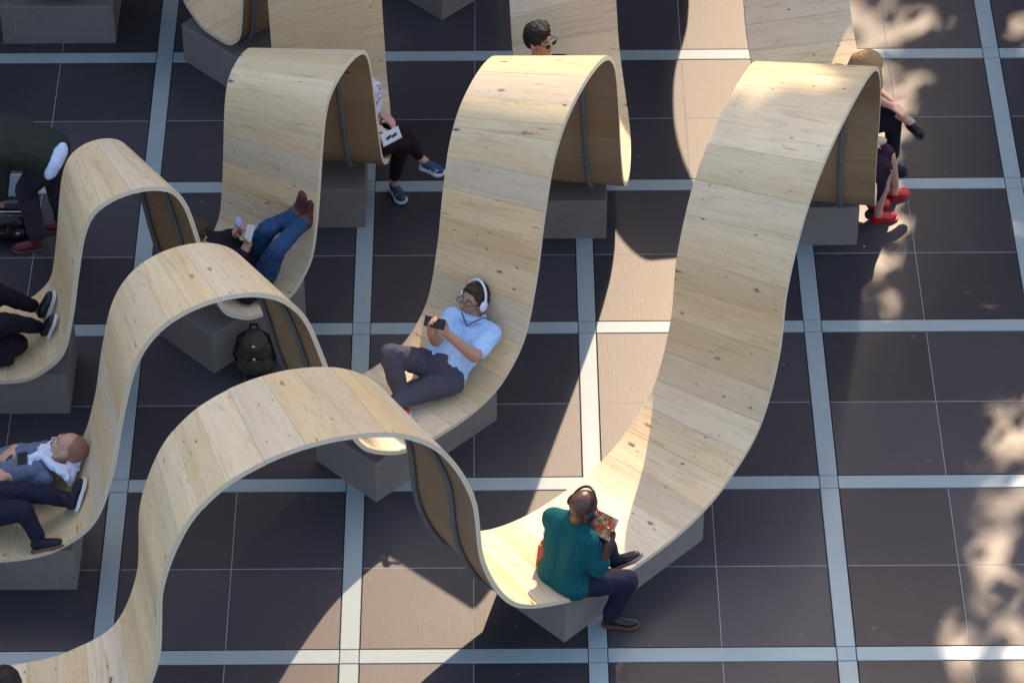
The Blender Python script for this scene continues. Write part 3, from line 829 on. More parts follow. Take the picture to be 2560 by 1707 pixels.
# --- man lying in a grey T-shirt on the middle ring, feet of a second sitter beside him
def man_grey():
    org = (-3.70, -2.00, 0.44)
    p = person(org, 'cropped-haired man in blue-grey T-shirt lying back with a white towel round his neck')
    P, N, H = (-3.80,-1.995,0.555), (-3.345,-1.985,0.670), V3((-3.222,-1.965,0.770))
    shR, shL = (-3.360,-2.110,0.640), (-3.390,-1.845,0.630)
    elR, wrR = (-3.500,-2.120,0.560), (-3.580,-2.130,0.680)
    elL, wrL = (-3.455,-1.830,0.615), (-3.560,-1.915,0.715)
    face, up = (-0.62,0.28,0.55), (0.62,-0.05,0.70)
    b = Blob(); head_parts(b, H, face, up, 1.0)
    b.cap(N, 0.056, H + V3((-0.03,-0.01,-0.04)), 0.055)
    torso(b, P, N, shR, shL, -0.012)
    limb(b, [shR, elR, wrR], [0.05, 0.043, 0.029]); limb(b, [shL, elL, wrL], [0.05, 0.042, 0.029])
    hand(b, wrR, (-0.08,-0.02,0.02), (0.1,0.4,-0.6), (0.1,0.8,0.3), 0.35, 0.95)
    hand(b, wrL, (-0.06,-0.07,0.0), (0.1,-0.2,-0.8), (0.6,-0.6,0.3), 0.5, 0.95)
    limb(b, [(-3.86,-2.06,0.55), (-4.22,-2.10,0.83), (-4.50,-2.10,0.52)], [0.08, 0.05, 0.035]); limb(b, [(-3.87,-1.93,0.55), (-4.20,-1.90,0.86), (-4.50,-1.93,0.52)], [0.08, 0.05, 0.035])
    b.build('body', M['skin'], p, org, 0.0065, 3)
    face_bits(p, org, H, face, up, 1.0, 'hair_ginger')
    short_hair(p, org, H - V3(face)*0.012, face, up, M['hair_ginger'], 0.975, 0.001, 0.99, False)
    b = Blob(); torso(b, P, N, shR, shL, 0.006, 1.02)
    limb(b, [shR, V3(shR).lerp(V3(elR), .62)], [0.064, 0.062]); limb(b, [shL, V3(shL).lerp(V3(elL), .62)], [0.064, 0.062])
    b.build('t_shirt', M['grey_tee'], p, org, 0.009, 3, 0.007, 16)
    b = Blob()
    for h_, k_, a_ in (((-3.86,-2.06,0.55), (-4.22,-2.10,0.83), (-4.50,-2.10,0.52)), ((-3.87,-1.93,0.55), (-4.20,-1.90,0.86), (-4.50,-1.93,0.52))):
        b.cap(P, 0.11, h_, 0.10); limb(b, [h_, k_, a_], [0.098, 0.068, 0.052])
    b.build('trousers', M['navy'], p, org, 0.012, 4, 0.006, 12)
    b = Blob()
    b.chain(((-3.440,-2.035,0.745), 0.026), ((-3.375,-2.005,0.750), 0.030), ((-3.325,-1.925,0.745), 0.034), ((-3.255,-1.865,0.735), 0.030), ((-3.165,-1.885,0.720), 0.026), ((-3.135,-1.950,0.715), 0.022))
    b.chain(((-3.375,-2.005,0.750), 0.026), ((-3.310,-2.085,0.735), 0.030), ((-3.255,-2.100,0.715), 0.030), ((-3.185,-2.060,0.690), 0.026), ((-3.135,-1.960,0.715), 0.022))
    b.chain(((-3.440,-2.035,0.745), 0.024), ((-3.470,-2.010,0.725), 0.018), ((-3.445,-2.065,0.725), 0.020))
    b.chain(((-3.255,-2.100,0.715), 0.028), ((-3.215,-2.150,0.690), 0.022), ((-3.205,-2.155,0.640), 0.016))
    b.chain(((-3.185,-2.060,0.690), 0.026), ((-3.190,-2.120,0.660), 0.020), ((-3.205,-2.155,0.640), 0.014))
    b.ell((-3.235,-2.105,0.690), axes((0.5,-0.8,0.0), (0.55,0.3,0.75)), (0.075, 0.055, 0.022)); b.ell((-3.190,-2.030,0.695), axes((0.3,-0.9,0.0), (0.6,0.2,0.7)), (0.055, 0.075, 0.020))
    b.ell((-3.350,-1.960,0.735), axes((0.5,-0.8,0.0), (0.2,0.0,0.9)), (0.060, 0.070, 0.030))
    b.build('towel', M['white_cloth'], p, org, 0.007, 2, 0.006, 26)
    slab('badge_holder', (-3.495,-2.030,0.748), (V3((1,0.1,0.2)).normalized(), V3((-0.1,1,0)).normalized(), V3((-0.2,0,1)).normalized()), (0.062, 0.095, 0.006), M['black_plastic'], p, org)
man_grey()
def navy_legs():
    org = (-3.85, -2.26, 0.44)
    p = person(org, 'sitter in navy trousers whose dark trainers stretch across the pale bench')
    P, N = (-3.90,-2.27,0.56), (-4.22,-2.25,0.92)
    shR, shL = (-4.15,-2.42,0.86), (-4.18,-2.08,0.86)
    hA, hB = (-3.86,-2.20,0.56), (-3.84,-2.35,0.56)
    kA, aA = (-3.470,-2.285,0.705), (-3.185,-2.290,0.640)
    kB, aB = (-3.455,-2.440,0.695), (-3.380,-2.500,0.545)
    H = V3((-4.27,-2.25,1.07)); face, up = (1.0,0.0,-0.2), (0.1,0,1)
    b = Blob(); head_parts(b, H, face, up); b.cap(N, 0.055, H - V3((0,0,0.05)), 0.052); torso(b, P, N, shR, shL, -0.012)
    limb(b, [shR, (-4.02,-2.50,0.66), (-3.86,-2.44,0.66)], [0.05, 0.043, 0.029]); limb(b, [shL, (-4.05,-2.02,0.66), (-3.90,-2.06,0.68)], [0.05, 0.043, 0.029])
    hand(b, (-3.86,-2.44,0.66), (0.08,0.02,0), (0,0,-1), (0,1,0), 0.5); hand(b, (-3.90,-2.06,0.68), (0.08,-0.02,0), (0,0,-1), (0,-1,0), 0.5)
    limb(b, [hA, kA, aA], [0.07, 0.05, 0.033]); limb(b, [hB, kB, aB], [0.07, 0.05, 0.033])
    b.build('body', M['skin'], p, org, 0.008, 3)
    short_hair(p, org, H, face, up, M['hair_brown']); face_bits(p, org, H, face, up)
    b = Blob(); torso(b, P, N, shR, shL, 0.008, 1.02); limb(b, [shR, (-4.02,-2.50,0.66), (-3.90,-2.45,0.66)], [0.064, 0.056, 0.05]); limb(b, [shL, (-4.05,-2.02,0.66), (-3.94,-2.05,0.68)], [0.064, 0.056, 0.05])
    b.build('jacket', M['black_cloth'], p, org, 0.012, 3, 0.005, 12)
    b = Blob()
    for q in (hA, hB): b.cap(P, 0.110, q, 0.100)
    limb(b, [hA, V3(hA).lerp(V3(kA), .55), kA, V3(kA).lerp(V3(aA), .5), aA], [0.096, 0.086, 0.070, 0.060, 0.046])
    limb(b, [hB, V3(hB).lerp(V3(kB), .55), kB, V3(kB).lerp(V3(aB), .5), aB], [0.096, 0.084, 0.066, 0.056, 0.050])
    b.build('trousers', M['navy'], p, org, 0.010, 4, 0.006, 12)
    shoe(p, org, (-3.146,-2.365,0.605), (-3.088,-2.185,0.720), (-0.80,0.10,0.45), M['navy_shoe'], M['rubber_white'])
    shoe(p, org, (-3.415,-2.560,0.455), (-3.205,-2.555,0.500), (-0.15,0.55,0.80), M['navy_shoe'], M['rubber_brown'])
navy_legs()

# --- sitter on the inner ring, left edge
def r3_sitter():
    org = (-3.95, -0.70, 0.45)
    p = person(org, 'sitter in dark plum coat with bare ankles and white-soled black slip-on shoes')
    P, N = (-3.99,-0.72,0.60), (-4.20,-0.72,1.02)
    shR, shL = (-4.16,-0.90,0.96), (-4.16,-0.54,0.96); H = V3((-4.20,-0.72,1.18)); face, up = (1,0,-0.2), (0.1,0,1)
    hA, hB = (-3.97,-0.65,0.59), (-3.95,-0.80,0.59)
    kA, aA = (-3.775,-0.660,0.900), (-3.548,-0.515,0.640)
    kB, aB = (-3.720,-0.850,0.815), (-3.512,-0.652,0.600)
    b = Blob(); head_parts(b, H, face, up); b.cap(N, 0.055, H - V3((0,0,0.05)), 0.052); torso(b, P, N, shR, shL, -0.012)
    limb(b, [shR, (-4.02,-0.98,0.76), (-3.86,-0.88,0.80)], [0.05, 0.043, 0.029]); limb(b, [shL, (-4.02,-0.48,0.76), (-3.88,-0.58,0.84)], [0.05, 0.043, 0.029])
    hand(b, (-3.86,-0.88,0.80), (0.07,0.05,0.02), (0,0,-1), (0,1,0), 0.5); hand(b, (-3.88,-0.58,0.84), (0.07,-0.05,0), (0,0,-1), (0,-1,0), 0.5)
    limb(b, [hA, kA, aA, (-3.520,-0.520,0.600)], [0.07, 0.05, 0.034, 0.034]); limb(b, [hB, kB, aB, (-3.485,-0.665,0.575)], [0.07, 0.05, 0.034, 0.034])
    b.build('body', M['skin'], p, org, 0.008, 3)
    short_hair(p, org, H, face, up, M['hair_black']); face_bits(p, org, H, face, up, 1, 'hair_black')
    b = Blob(); torso(b, P, N, shR, shL, 0.012, 1.04)
    limb(b, [shR, (-4.02,-0.98,0.76), (-3.90,-0.91,0.79)], [0.066, 0.058, 0.05]); limb(b, [shL, (-4.02,-0.48,0.76), (-3.92,-0.55,0.82)], [0.066, 0.058, 0.05])
    b.chain((P, 0.13), ((-3.83,-0.80,0.57), 0.115), ((-3.70,-0.765,0.555), 0.085), ((-3.66,-0.75,0.54), 0.07)); b.cap((-3.88,-0.86,0.54), 0.085, (-3.72,-0.86,0.515), 0.05)
    b.build('coat', M['plum'], p, org, 0.012, 3, 0.007, 12)
    b = Blob()
    eA = V3(kA).lerp(V3(aA), .86); eB = V3(kB).lerp(V3(aB), .86)
    limb(b, [hA, V3(hA).lerp(V3(kA), .55), kA, V3(kA).lerp(V3(eA), .5), eA], [0.096, 0.084, 0.068, 0.058, 0.047])
    limb(b, [hB, V3(hB).lerp(V3(kB), .55), kB, V3(kB).lerp(V3(eB), .5), eB], [0.096, 0.084, 0.068, 0.058, 0.047])
    b.build('trousers', M['black_cloth'], p, org, 0.010, 4, 0.006, 12)
    shoe(p, org, (-3.490,-0.565,0.580), (-3.418,-0.480,0.755), (-0.75,-0.05,0.5), M['black_shoe'], M['rubber_white'], low=True)
    shoe(p, org, (-3.462,-0.715,0.560), (-3.385,-0.715,0.745), (-0.8,0.1,0.45), M['black_shoe'], M['rubber_white'], low=True)
r3_sitter()

# --- person stooping over an open bag at the left edge
def stooper():
    org = (-3.72, 0.86, 0.0)
    p = person(org, 'stooping person in dark green coat with white shirt tail and dark red boots')
    P = (-3.555,0.790,0.860); N = (-3.905,0.715,1.085); shN, shF = (-3.850,0.600,1.030), (-3.830,0.840,1.050)
    H = V3((-4.05,0.70,1.03)); face, up = (-0.55,0.0,-0.8), (-0.8,0,0.55)
    hN, hF = (-3.600,0.730,0.825), (-3.535,0.860,0.835)
    kN, aN = (-3.765,0.875,0.500), (-3.725,0.865,0.130)
    kF, aF = (-3.575,0.960,0.480), (-3.560,1.050,0.110)
    elN, wrN = (-3.885,0.635,0.790), (-3.905,0.650,0.600)
    elF, wrF = (-3.900,0.880,0.780), (-3.950,0.920,0.570)
    b = Blob(); head_parts(b, H, face, up); b.cap(N, 0.055, H, 0.052); torso(b, P, N, shN, shF, -0.012)
    limb(b, [shN, elN, wrN], [0.05, 0.043, 0.029]); limb(b, [shF, elF, wrF], [0.05, 0.043, 0.029])
    hand(b, wrN, (-0.02,0.02,-0.08), (0.2,0.8,0), (-0.8,0,0), 0.6); hand(b, wrF, (-0.02,-0.02,-0.08), (0.2,-0.8,0), (-0.8,0,0), 0.6)
    limb(b, [hN, kN, aN], [0.07, 0.05, 0.035]); limb(b, [hF, kF, aF], [0.07, 0.05, 0.035])
    b.build('body', M['skin'], p, org, 0.008, 3)
    short_hair(p, org, H, face, up, M['hair_brown'])
    b = Blob(); torso(b, P, N, shN, shF, 0.022, 1.06)
    b.chain((P, 0.115), ((-3.600,0.760,0.780), 0.115), ((-3.650,0.780,0.700), 0.09))
    limb(b, [shN, elN, V3(elN).lerp(V3(wrN), .8)], [0.075, 0.064, 0.052]); limb(b, [shF, elF, V3(elF).lerp(V3(wrF), .8)], [0.075, 0.064, 0.052])
    b.build('coat', M['green_coat'], p, org, 0.012, 4, 0.007, 10)
    b = Blob(); ax = axes((0.55,-0.70,0.45), (0.50,0.50,0.62))
    b.ell((-3.500,0.670,0.925), ax, (0.056, 0.045, 0.118)); b.ell((-3.535,0.630,0.870), ax, (0.046, 0.045, 0.090))
    b.build('shirt_tail', M['white_cloth'], p, org, 0.010, 3, 0.005, 14)
    b = Blob()
    for q in (hN, hF): b.cap(P, 0.105, q, 0.100)
    limb(b, [hN, V3(hN).lerp(V3(kN), .55), kN, V3(kN).lerp(V3(aN), .5), aN], [0.100, 0.092, 0.075, 0.070, 0.066])
    limb(b, [hF, V3(hF).lerp(V3(kF), .55), kF, V3(kF).lerp(V3(aF), .5), aF], [0.100, 0.092, 0.075, 0.070, 0.066])
    b.build('trousers', M['plum_grey'], p, org, 0.011, 4, 0.008, 11)
    shoe(p, org, (-3.685,0.850,0.002), (-3.900,0.812,0.002), (0,0,1), M['dark_red_leather'], M['rubber_brown'], h=0.10)
    shoe(p, org, (-3.520,1.060,0.002), (-3.73,1.03,0.002), (0,0,1), M['dark_red_leather'], M['rubber_brown'], h=0.10)
M['plum_grey'] = cloth('charcoal_plum_trousers', (0.040, 0.030, 0.042))
stooper()
def holdall():
    c = V3((-3.95, 1.02, 0.0))
    t = empty('holdall', c, 'open black holdall with pale grey lid in front of the stooping person', 'bag')
    b = Blob()
    for i in (-1, 1): b.chain((V3((-0.14, i*0.07, 0.08)), 0.075), (V3((0.11, i*0.07, 0.08)), 0.075))
    for i in (-1, 1): b.chain((V3((-0.14, i*0.07, 0.17)), 0.065), (V3((0.11, i*0.07, 0.17)), 0.065))
    b.build('bag_body', M['black_shoe'], t, (0,0,0), 0.012, 3, 0.006, 14)
    X, Y, Z = V3((1,0,0)), V3((0,0.55,0.83)), V3((0,-0.83,0.55))
    slab('lid', (0.0,0.14,0.30), (X, Y, Z), (0.30, 0.16, 0.03), M['grey_lid'], t, (0,0,0), 0.012)
    tube_along('zip', [(-0.15,-0.075,0.243), (0.12,-0.075,0.243)], 0.006, M['steel'], t, (0,0,0), 6)
    tube_along('handle', [(-0.08,-0.12,0.17), (-0.06,-0.17,0.13), (0.02,-0.17,0.13), (0.04,-0.12,0.17)], 0.009, M['black_plastic'], t, (0,0,0), 6)
    slab('buckle', (0.095,-0.15,0.11), (V3((1,0,0)), V3((0,0,1)), V3((0,-1,0))), (0.03, 0.02, 0.008), M['steel'], t, (0,0,0))
M['grey_lid'] = plain('pale_grey_lid', (0.22, 0.25, 0.27), 0.5, 0.1)
holdall()

# --- woman with blue trainers at the back of the inner ring
def woman_trainers():
    org = (-1.47, 1.36, 0.45)
    p = person(org, 'seated woman in white printed top, dark leggings and blue trainers with white stripes')
    P, N, H = (-1.495,1.325,0.555), (-1.580,1.345,0.945), V3((-1.620,1.335,1.080))
    shN, shF = (-1.435,1.385,0.955), (-1.620,1.520,0.890)
    elN, wrN = (-1.415,1.375,0.780), (-1.370,1.355,0.735)
    face, up = (0.95,-0.1,-0.25), (0.1,0,1)
    hN, hF = (-1.440,1.270,0.545), (-1.430,1.390,0.545)
    kN, aN = (-1.235,1.290,0.555), (-1.305,1.425,0.130)
    kF, aF = (-1.225,1.330,0.600), (-1.118,1.330,0.385)
    b = Blob(); head_parts(b, H, face, up, 0.95); b.cap(N, 0.045, H - V3((0,0,0.05)), 0.044); torso(b, P, N, shN, shF, -0.015, 0.88)
    limb(b, [shN, elN, wrN], [0.042, 0.036, 0.024]); limb(b, [shF, (-1.50,1.62,0.74), (-1.37,1.42,0.70)], [0.042, 0.036, 0.024])
    hand(b, wrN, (0.06,-0.035,-0.035), (-0.2,0.2,-0.8), (-0.1,0.9,0), 0.35, 0.88); hand(b, (-1.37,1.42,0.70), (0.05,-0.06,-0.01), (0,0,-1), (-0.8,-0.3,0), 0.35, 0.88)
    limb(b, [hN, kN, aN, (-1.300,1.425,0.08)], [0.06, 0.045, 0.030, 0.030]); limb(b, [hF, kF, aF, (-1.085,1.325,0.36)], [0.06, 0.045, 0.030, 0.030])
    b.build('body', M['skin'], p, org, 0.007, 3)
    short_hair(p, org, H, face, up, M['hair_brown'], 1.0, 0.008, 1.08); face_bits(p, org, H, face, up, 0.95)
    b = Blob(); torso(b, P, N, shN, shF, 0.008, 0.92); limb(b, [shN, V3(shN).lerp(V3(elN), .85)], [0.060, 0.056]); limb(b, [shF, (-1.52,1.61,0.78)], [0.060, 0.056])
    b.build('top', M['print_top'], p, org, 0.010, 3, 0.006, 14)
    b = Blob(); b.chain(((-1.44,1.30,0.66), 0.06), ((-1.38,1.27,0.64), 0.05), ((-1.335,1.275,0.635), 0.035)); b.build('scarf', M['print_scarf'], p, org, 0.009, 2, 0.006, 20)
    b = Blob(); 
    for q in (hN, hF): b.cap(P, 0.095, q, 0.090)
    eN = V3(kN).lerp(V3(aN), .93); eF = V3(kF).lerp(V3(aF), .88)
    limb(b, [hN, V3(hN).lerp(V3(kN), .55), kN, V3(kN).lerp(eN, .4), eN], [0.084, 0.076, 0.060, 0.054, 0.040])
    limb(b, [hF, V3(hF).lerp(V3(kF), .55), kF, V3(kF).lerp(eF, .4), eF], [0.084, 0.076, 0.060, 0.054, 0.040])
    b.build('leggings', M['maroon'], p, org, 0.009, 4, 0.004, 14)
    for heel, toe, upv in (((-1.325,1.475,0.004), (-1.235,1.285,0.004), V3((0,0,1))), ((-1.125,1.335,0.305), (-0.955,1.275,0.270), V3((0.3,-0.1,1)))):
        s_ = shoe(p, org, heel, toe, upv, M['blue_shoe'], M['rubber_white'], low=True)
        f = (V3(toe)-V3(heel)).normalized(); r = f.cross(upv).normalized()
        for k in (0.42, 0.52, 0.62):
            a = V3(heel).lerp(V3(toe), k) + r*0.037 + upv.normalized()*0.022
            tube_along('stripe', [a, a - r*0.010 + f*0.012 + upv.normalized()*0.028], 0.0055, M['rubber_white'], s_, org, 6)
    c = V3((-1.312,1.245,0.640))
    o = slab('purse', c, (V3((0.8,0.55,0.1)).normalized(), V3((-0.3,0.45,0.8)).normalized(), V3((0.3,-0.7,0.55)).normalized()), (0.15, 0.085, 0.018), M['rubber_white'], None, c, 0.006)
    tag(o, 'white purse with black mark on the lap of the woman in blue trainers', 'purse')
    for dx in (-0.02, 0.025):
        slab('mark', V3((dx*0.8, dx*0.55, 0)) + V3((0.3,-0.7,0.55)).normalized()*0.0105, (V3((0.75,0.6,0.25)).normalized(), V3((-0.3,0.45,0.8)).normalized(), V3((0.3,-0.7,0.55)).normalized()), (0.042, 0.020, 0.003), M['black_plastic'], o, (0,0,0), 0.001)
woman_trainers()

# --- man in sunglasses behind the middle crest
def man_sunglasses():
    org = (-0.28, 1.62, 0.44)
    p = person(org, 'dark-haired man in sunglasses and dark suit leaning behind the middle crest')
    H = V3((-0.300,1.635,1.156)); face, up = (0.74,-0.62,0.14), (-0.05,0.05,1)
    P, N = (-0.24,1.54,0.555), (-0.300,1.650,0.968); shR, shL = (-0.440,1.590,0.890), (-0.140,1.700,0.900)
    b = Blob(); head_parts(b, H, face, up, 0.98); b.cap(N, 0.054, H - V3((0,0,0.05)), 0.050); torso(b, P, N, shR, shL, -0.012)
    limb(b, [shR, (-0.44,1.44,0.74), (-0.28,1.34,0.72)], [0.05, 0.043, 0.029]); limb(b, [shL, (-0.06,1.58,0.74), (-0.16,1.38,0.72)], [0.05, 0.043, 0.029])
    hand(b, (-0.28,1.34,0.72), (0.07,-0.03,0), (0,0,-1), (0,1,0), 0.5); hand(b, (-0.16,1.38,0.72), (-0.04,-0.07,0), (0,0,-1), (-1,0,0), 0.5)
    legs = (((-0.30,1.50,0.54), (-0.28,1.12,0.60), (-0.26,1.02,0.52)), ((-0.17,1.53,0.54), (-0.12,1.18,0.60), (-0.10,1.04,0.52)))
    for L_ in legs: limb(b, L_, [0.07, 0.05, 0.035])
    b.build('body', M['skin_tan'], p, org, 0.0065, 3)
    face_bits(p, org, H, face, up, 0.98, 'hair_black', False)
    short_hair(p, org, H, face, up, M['hair_black'], 1.02, 0.009, 1.06)
    r, f, u = axes(face, up)
    Blob().ell(H + u*0.095 - f*0.005 - r*0.035, (r, f, u), (0.05, 0.07, 0.035)).ell(H + u*0.01 - f*0.075, (r, f, u), (0.068, 0.05, 0.08)).build('hair_wave', M['hair_black'], p, org, 0.007, 2, 0.008, 40)
    g = tube_along('sunglasses', [H + f*0.104 - r*0.062 + u*0.010, H + f*0.108 + u*0.012, H + f*0.104 + r*0.062 + u*0.010], 0.003, M['black_plastic'], p, org, 6)
    for q in (-1, 1):
        Blob().ell(H + f*0.103 + r*q*0.033 - u*0.004, (r, f, u), (0.027, 0.006, 0.021)).build('lens', M['black_plastic'], g, (0,0,0), 0.004, 1).data.transform(Matrix.Translation(-V3(org)))
        tube_along('temple', [H + f*0.100 + r*q*0.062 + u*0.010, H + r*q*0.080 + u*0.006], 0.0026, M['black_plastic'], g, org, 6)
    tube_along('earphone_wire', [H - r*0.078 - u*0.020 + f*0.01, H - r*0.074 - u*0.09 + f*0.02, V3(N) - r*0.06 + f*0.06 - u*0.02], 0.003, M['rubber_white'], p, org, 6)
    b = Blob(); torso(b, P, N, shR, shL, 0.012, 1.03)
    limb(b, [shR, (-0.44,1.44,0.74), (-0.30,1.35,0.72)], [0.068, 0.06, 0.048]); limb(b, [shL, (-0.06,1.58,0.74), (-0.15,1.41,0.72)], [0.068, 0.06, 0.048])
    b.build('suit_jacket', M['black_cloth'], p, org, 0.010, 3, 0.004, 12)
    b = Blob(); b.chain((V3(N) - r*0.050 + f*0.02 + u*0.03, 0.017), (V3(N) + f*0.060 + u*0.012, 0.016), (V3(N) + r*0.050 + f*0.02 + u*0.03, 0.017)); b.cap(V3(N) + f*0.06, 0.02, V3(N) + f*0.10 - u*0.10, 0.02)
    b.build('shirt_collar', M['white_cloth'], p, org, 0.006, 1)
    b = Blob()
    for L_ in legs: b.cap(P, 0.11, L_[0], 0.10); limb(b, L_, [0.096, 0.066, 0.050])
    b.build('trousers', M['black_cloth'], p, org, 0.012, 4, 0.005, 12)
    for L_ in legs: shoe(p, org, V3(L_[2]) + V3((0,0.03,-0.06)), V3(L_[2]) + V3((0.02,-0.19,0.02)), (0,0.2,1), M['black_shoe'], M['rubber_brown'])
man_sunglasses()

# --- two women behind the tall outer crest
def woman_blonde():
    org = (1.85, 1.50, 0.42)
    p = person(org, 'long-haired blonde woman hunched forward holding the black flat shoe on her crossed foot')
    P, N, H = (1.835,1.560,0.525), (1.880,1.420,0.985), V3((1.905,1.345,1.130))
    shN, shF = (1.925,1.400,0.930), (1.860,1.560,0.940)
    elN, wrN = (2.000,1.455,0.770), (2.090,1.410,0.750)
    face, up = (0.80,-0.10,-0.60), (0.5,-0.05,0.85)
    hN, hF = (1.88,1.50,0.52), (1.87,1.62,0.52)
    kN, aN = (2.125,1.515,0.545), (2.165,1.630,0.115)
    kF, aF = (2.090,1.545,0.640), (2.205,1.475,0.590)
    b = Blob(); head_parts(b, H, face, up, 0.95); b.cap(N, 0.045, H - V3((0.01,0,0.04)), 0.044); torso(b, P, N, shN, shF, -0.015, 0.88)
    limb(b, [shN, elN, wrN], [0.042, 0.036, 0.025]); limb(b, [shF, (1.98,1.62,0.76), (2.10,1.50,0.72)], [0.042, 0.036, 0.025])
    hand(b, wrN, (0.065,-0.02,-0.035), (0,0.3,-0.8), (0.1,0.8,0.2), 0.45, 0.88); hand(b, (2.10,1.50,0.72), (0.06,-0.03,-0.03), (0,-0.3,-0.8), (0,-0.8,0.2), 0.45, 0.88)
    limb(b, [hN, kN, aN, (2.172,1.630,0.06)], [0.06, 0.045, 0.030, 0.030]); limb(b, [hF, kF, aF, (2.250,1.465,0.560)], [0.06, 0.046, 0.034, 0.030])
    b.build('body', M['skin'], p, org, 0.007, 3)
    face_bits(p, org, H, face, up, 0.95, 'hair_blonde')
    r, f, u = axes(face, up)
    b = Blob(); b.ell(H + u*0.034 - f*0.020, (r, f, u), (0.088, 0.098, 0.094)); b.ell(H - u*0.01 - f*0.055, (r, f, u), (0.085, 0.065, 0.09))
    for q in (-1, 1): b.chain((H + u*0.05 + f*0.045 + r*q*0.062, 0.030), (H - u*0.02 + f*0.035 + r*q*0.082, 0.028), (H + V3((0.045,0,-0.14)) + r*q*0.070, 0.022), (H + V3((0.055,0,-0.20)) + r*q*0.060, 0.010))
    b.chain((H - f*0.09, 0.055), (H - f*0.10 + V3((-0.02,0.01,-0.10)), 0.05), (H - f*0.08 + V3((-0.03,0.02,-0.20)), 0.03))
    b.chain((H + u*0.02 - f*0.06, 0.075), (H + V3((-0.07,-0.02,0.0)), 0.06), (H + V3((-0.12,-0.03,-0.05)), 0.035))
    b.chain((H + V3((0.055,-0.03,0.0)), 0.035), (H + V3((0.075,-0.045,-0.10)), 0.030), (H + V3((0.080,-0.045,-0.20)), 0.014))
    b.build('hair', M['hair_blonde'], p, org, 0.007, 3, 0.002, 40)
    b = Blob(); torso(b, P, N, shN, shF, 0.006, 0.9); b.build('vest', M['black_cloth'], p, org, 0.010, 3, 0.004, 12)
    b = Blob()
    for q in (hN, hF): b.cap(P, 0.095, q, 0.090)
    eN = V3(kN).lerp(V3(aN), .88)
    limb(b, [hN, V3(hN).lerp(V3(kN), .55), kN, V3(kN).lerp(eN, .5), eN], [0.086, 0.080, 0.066, 0.056, 0.046])
    limb(b, [hF, V3(hF).lerp(V3(kF), .55), kF, V3(kF).lerp(V3(aF), .35)], [0.086, 0.078, 0.062, 0.050])
    b.build('trousers', M['black_cloth'], p, org, 0.010, 4, 0.005, 12)
    shoe(p, org, (2.120,1.625,0.003), (2.275,1.612,0.003), (0,0,1), M['navy_shoe'], M['black_plastic'], low=True, solet=0.010)
    shoe(p, org, (2.205,1.455,0.545), (2.325,1.455,0.420), (0.65,0.1,0.6), M['black_shoe'], M['black_plastic'], low=True, solet=0.010)
woman_blonde()
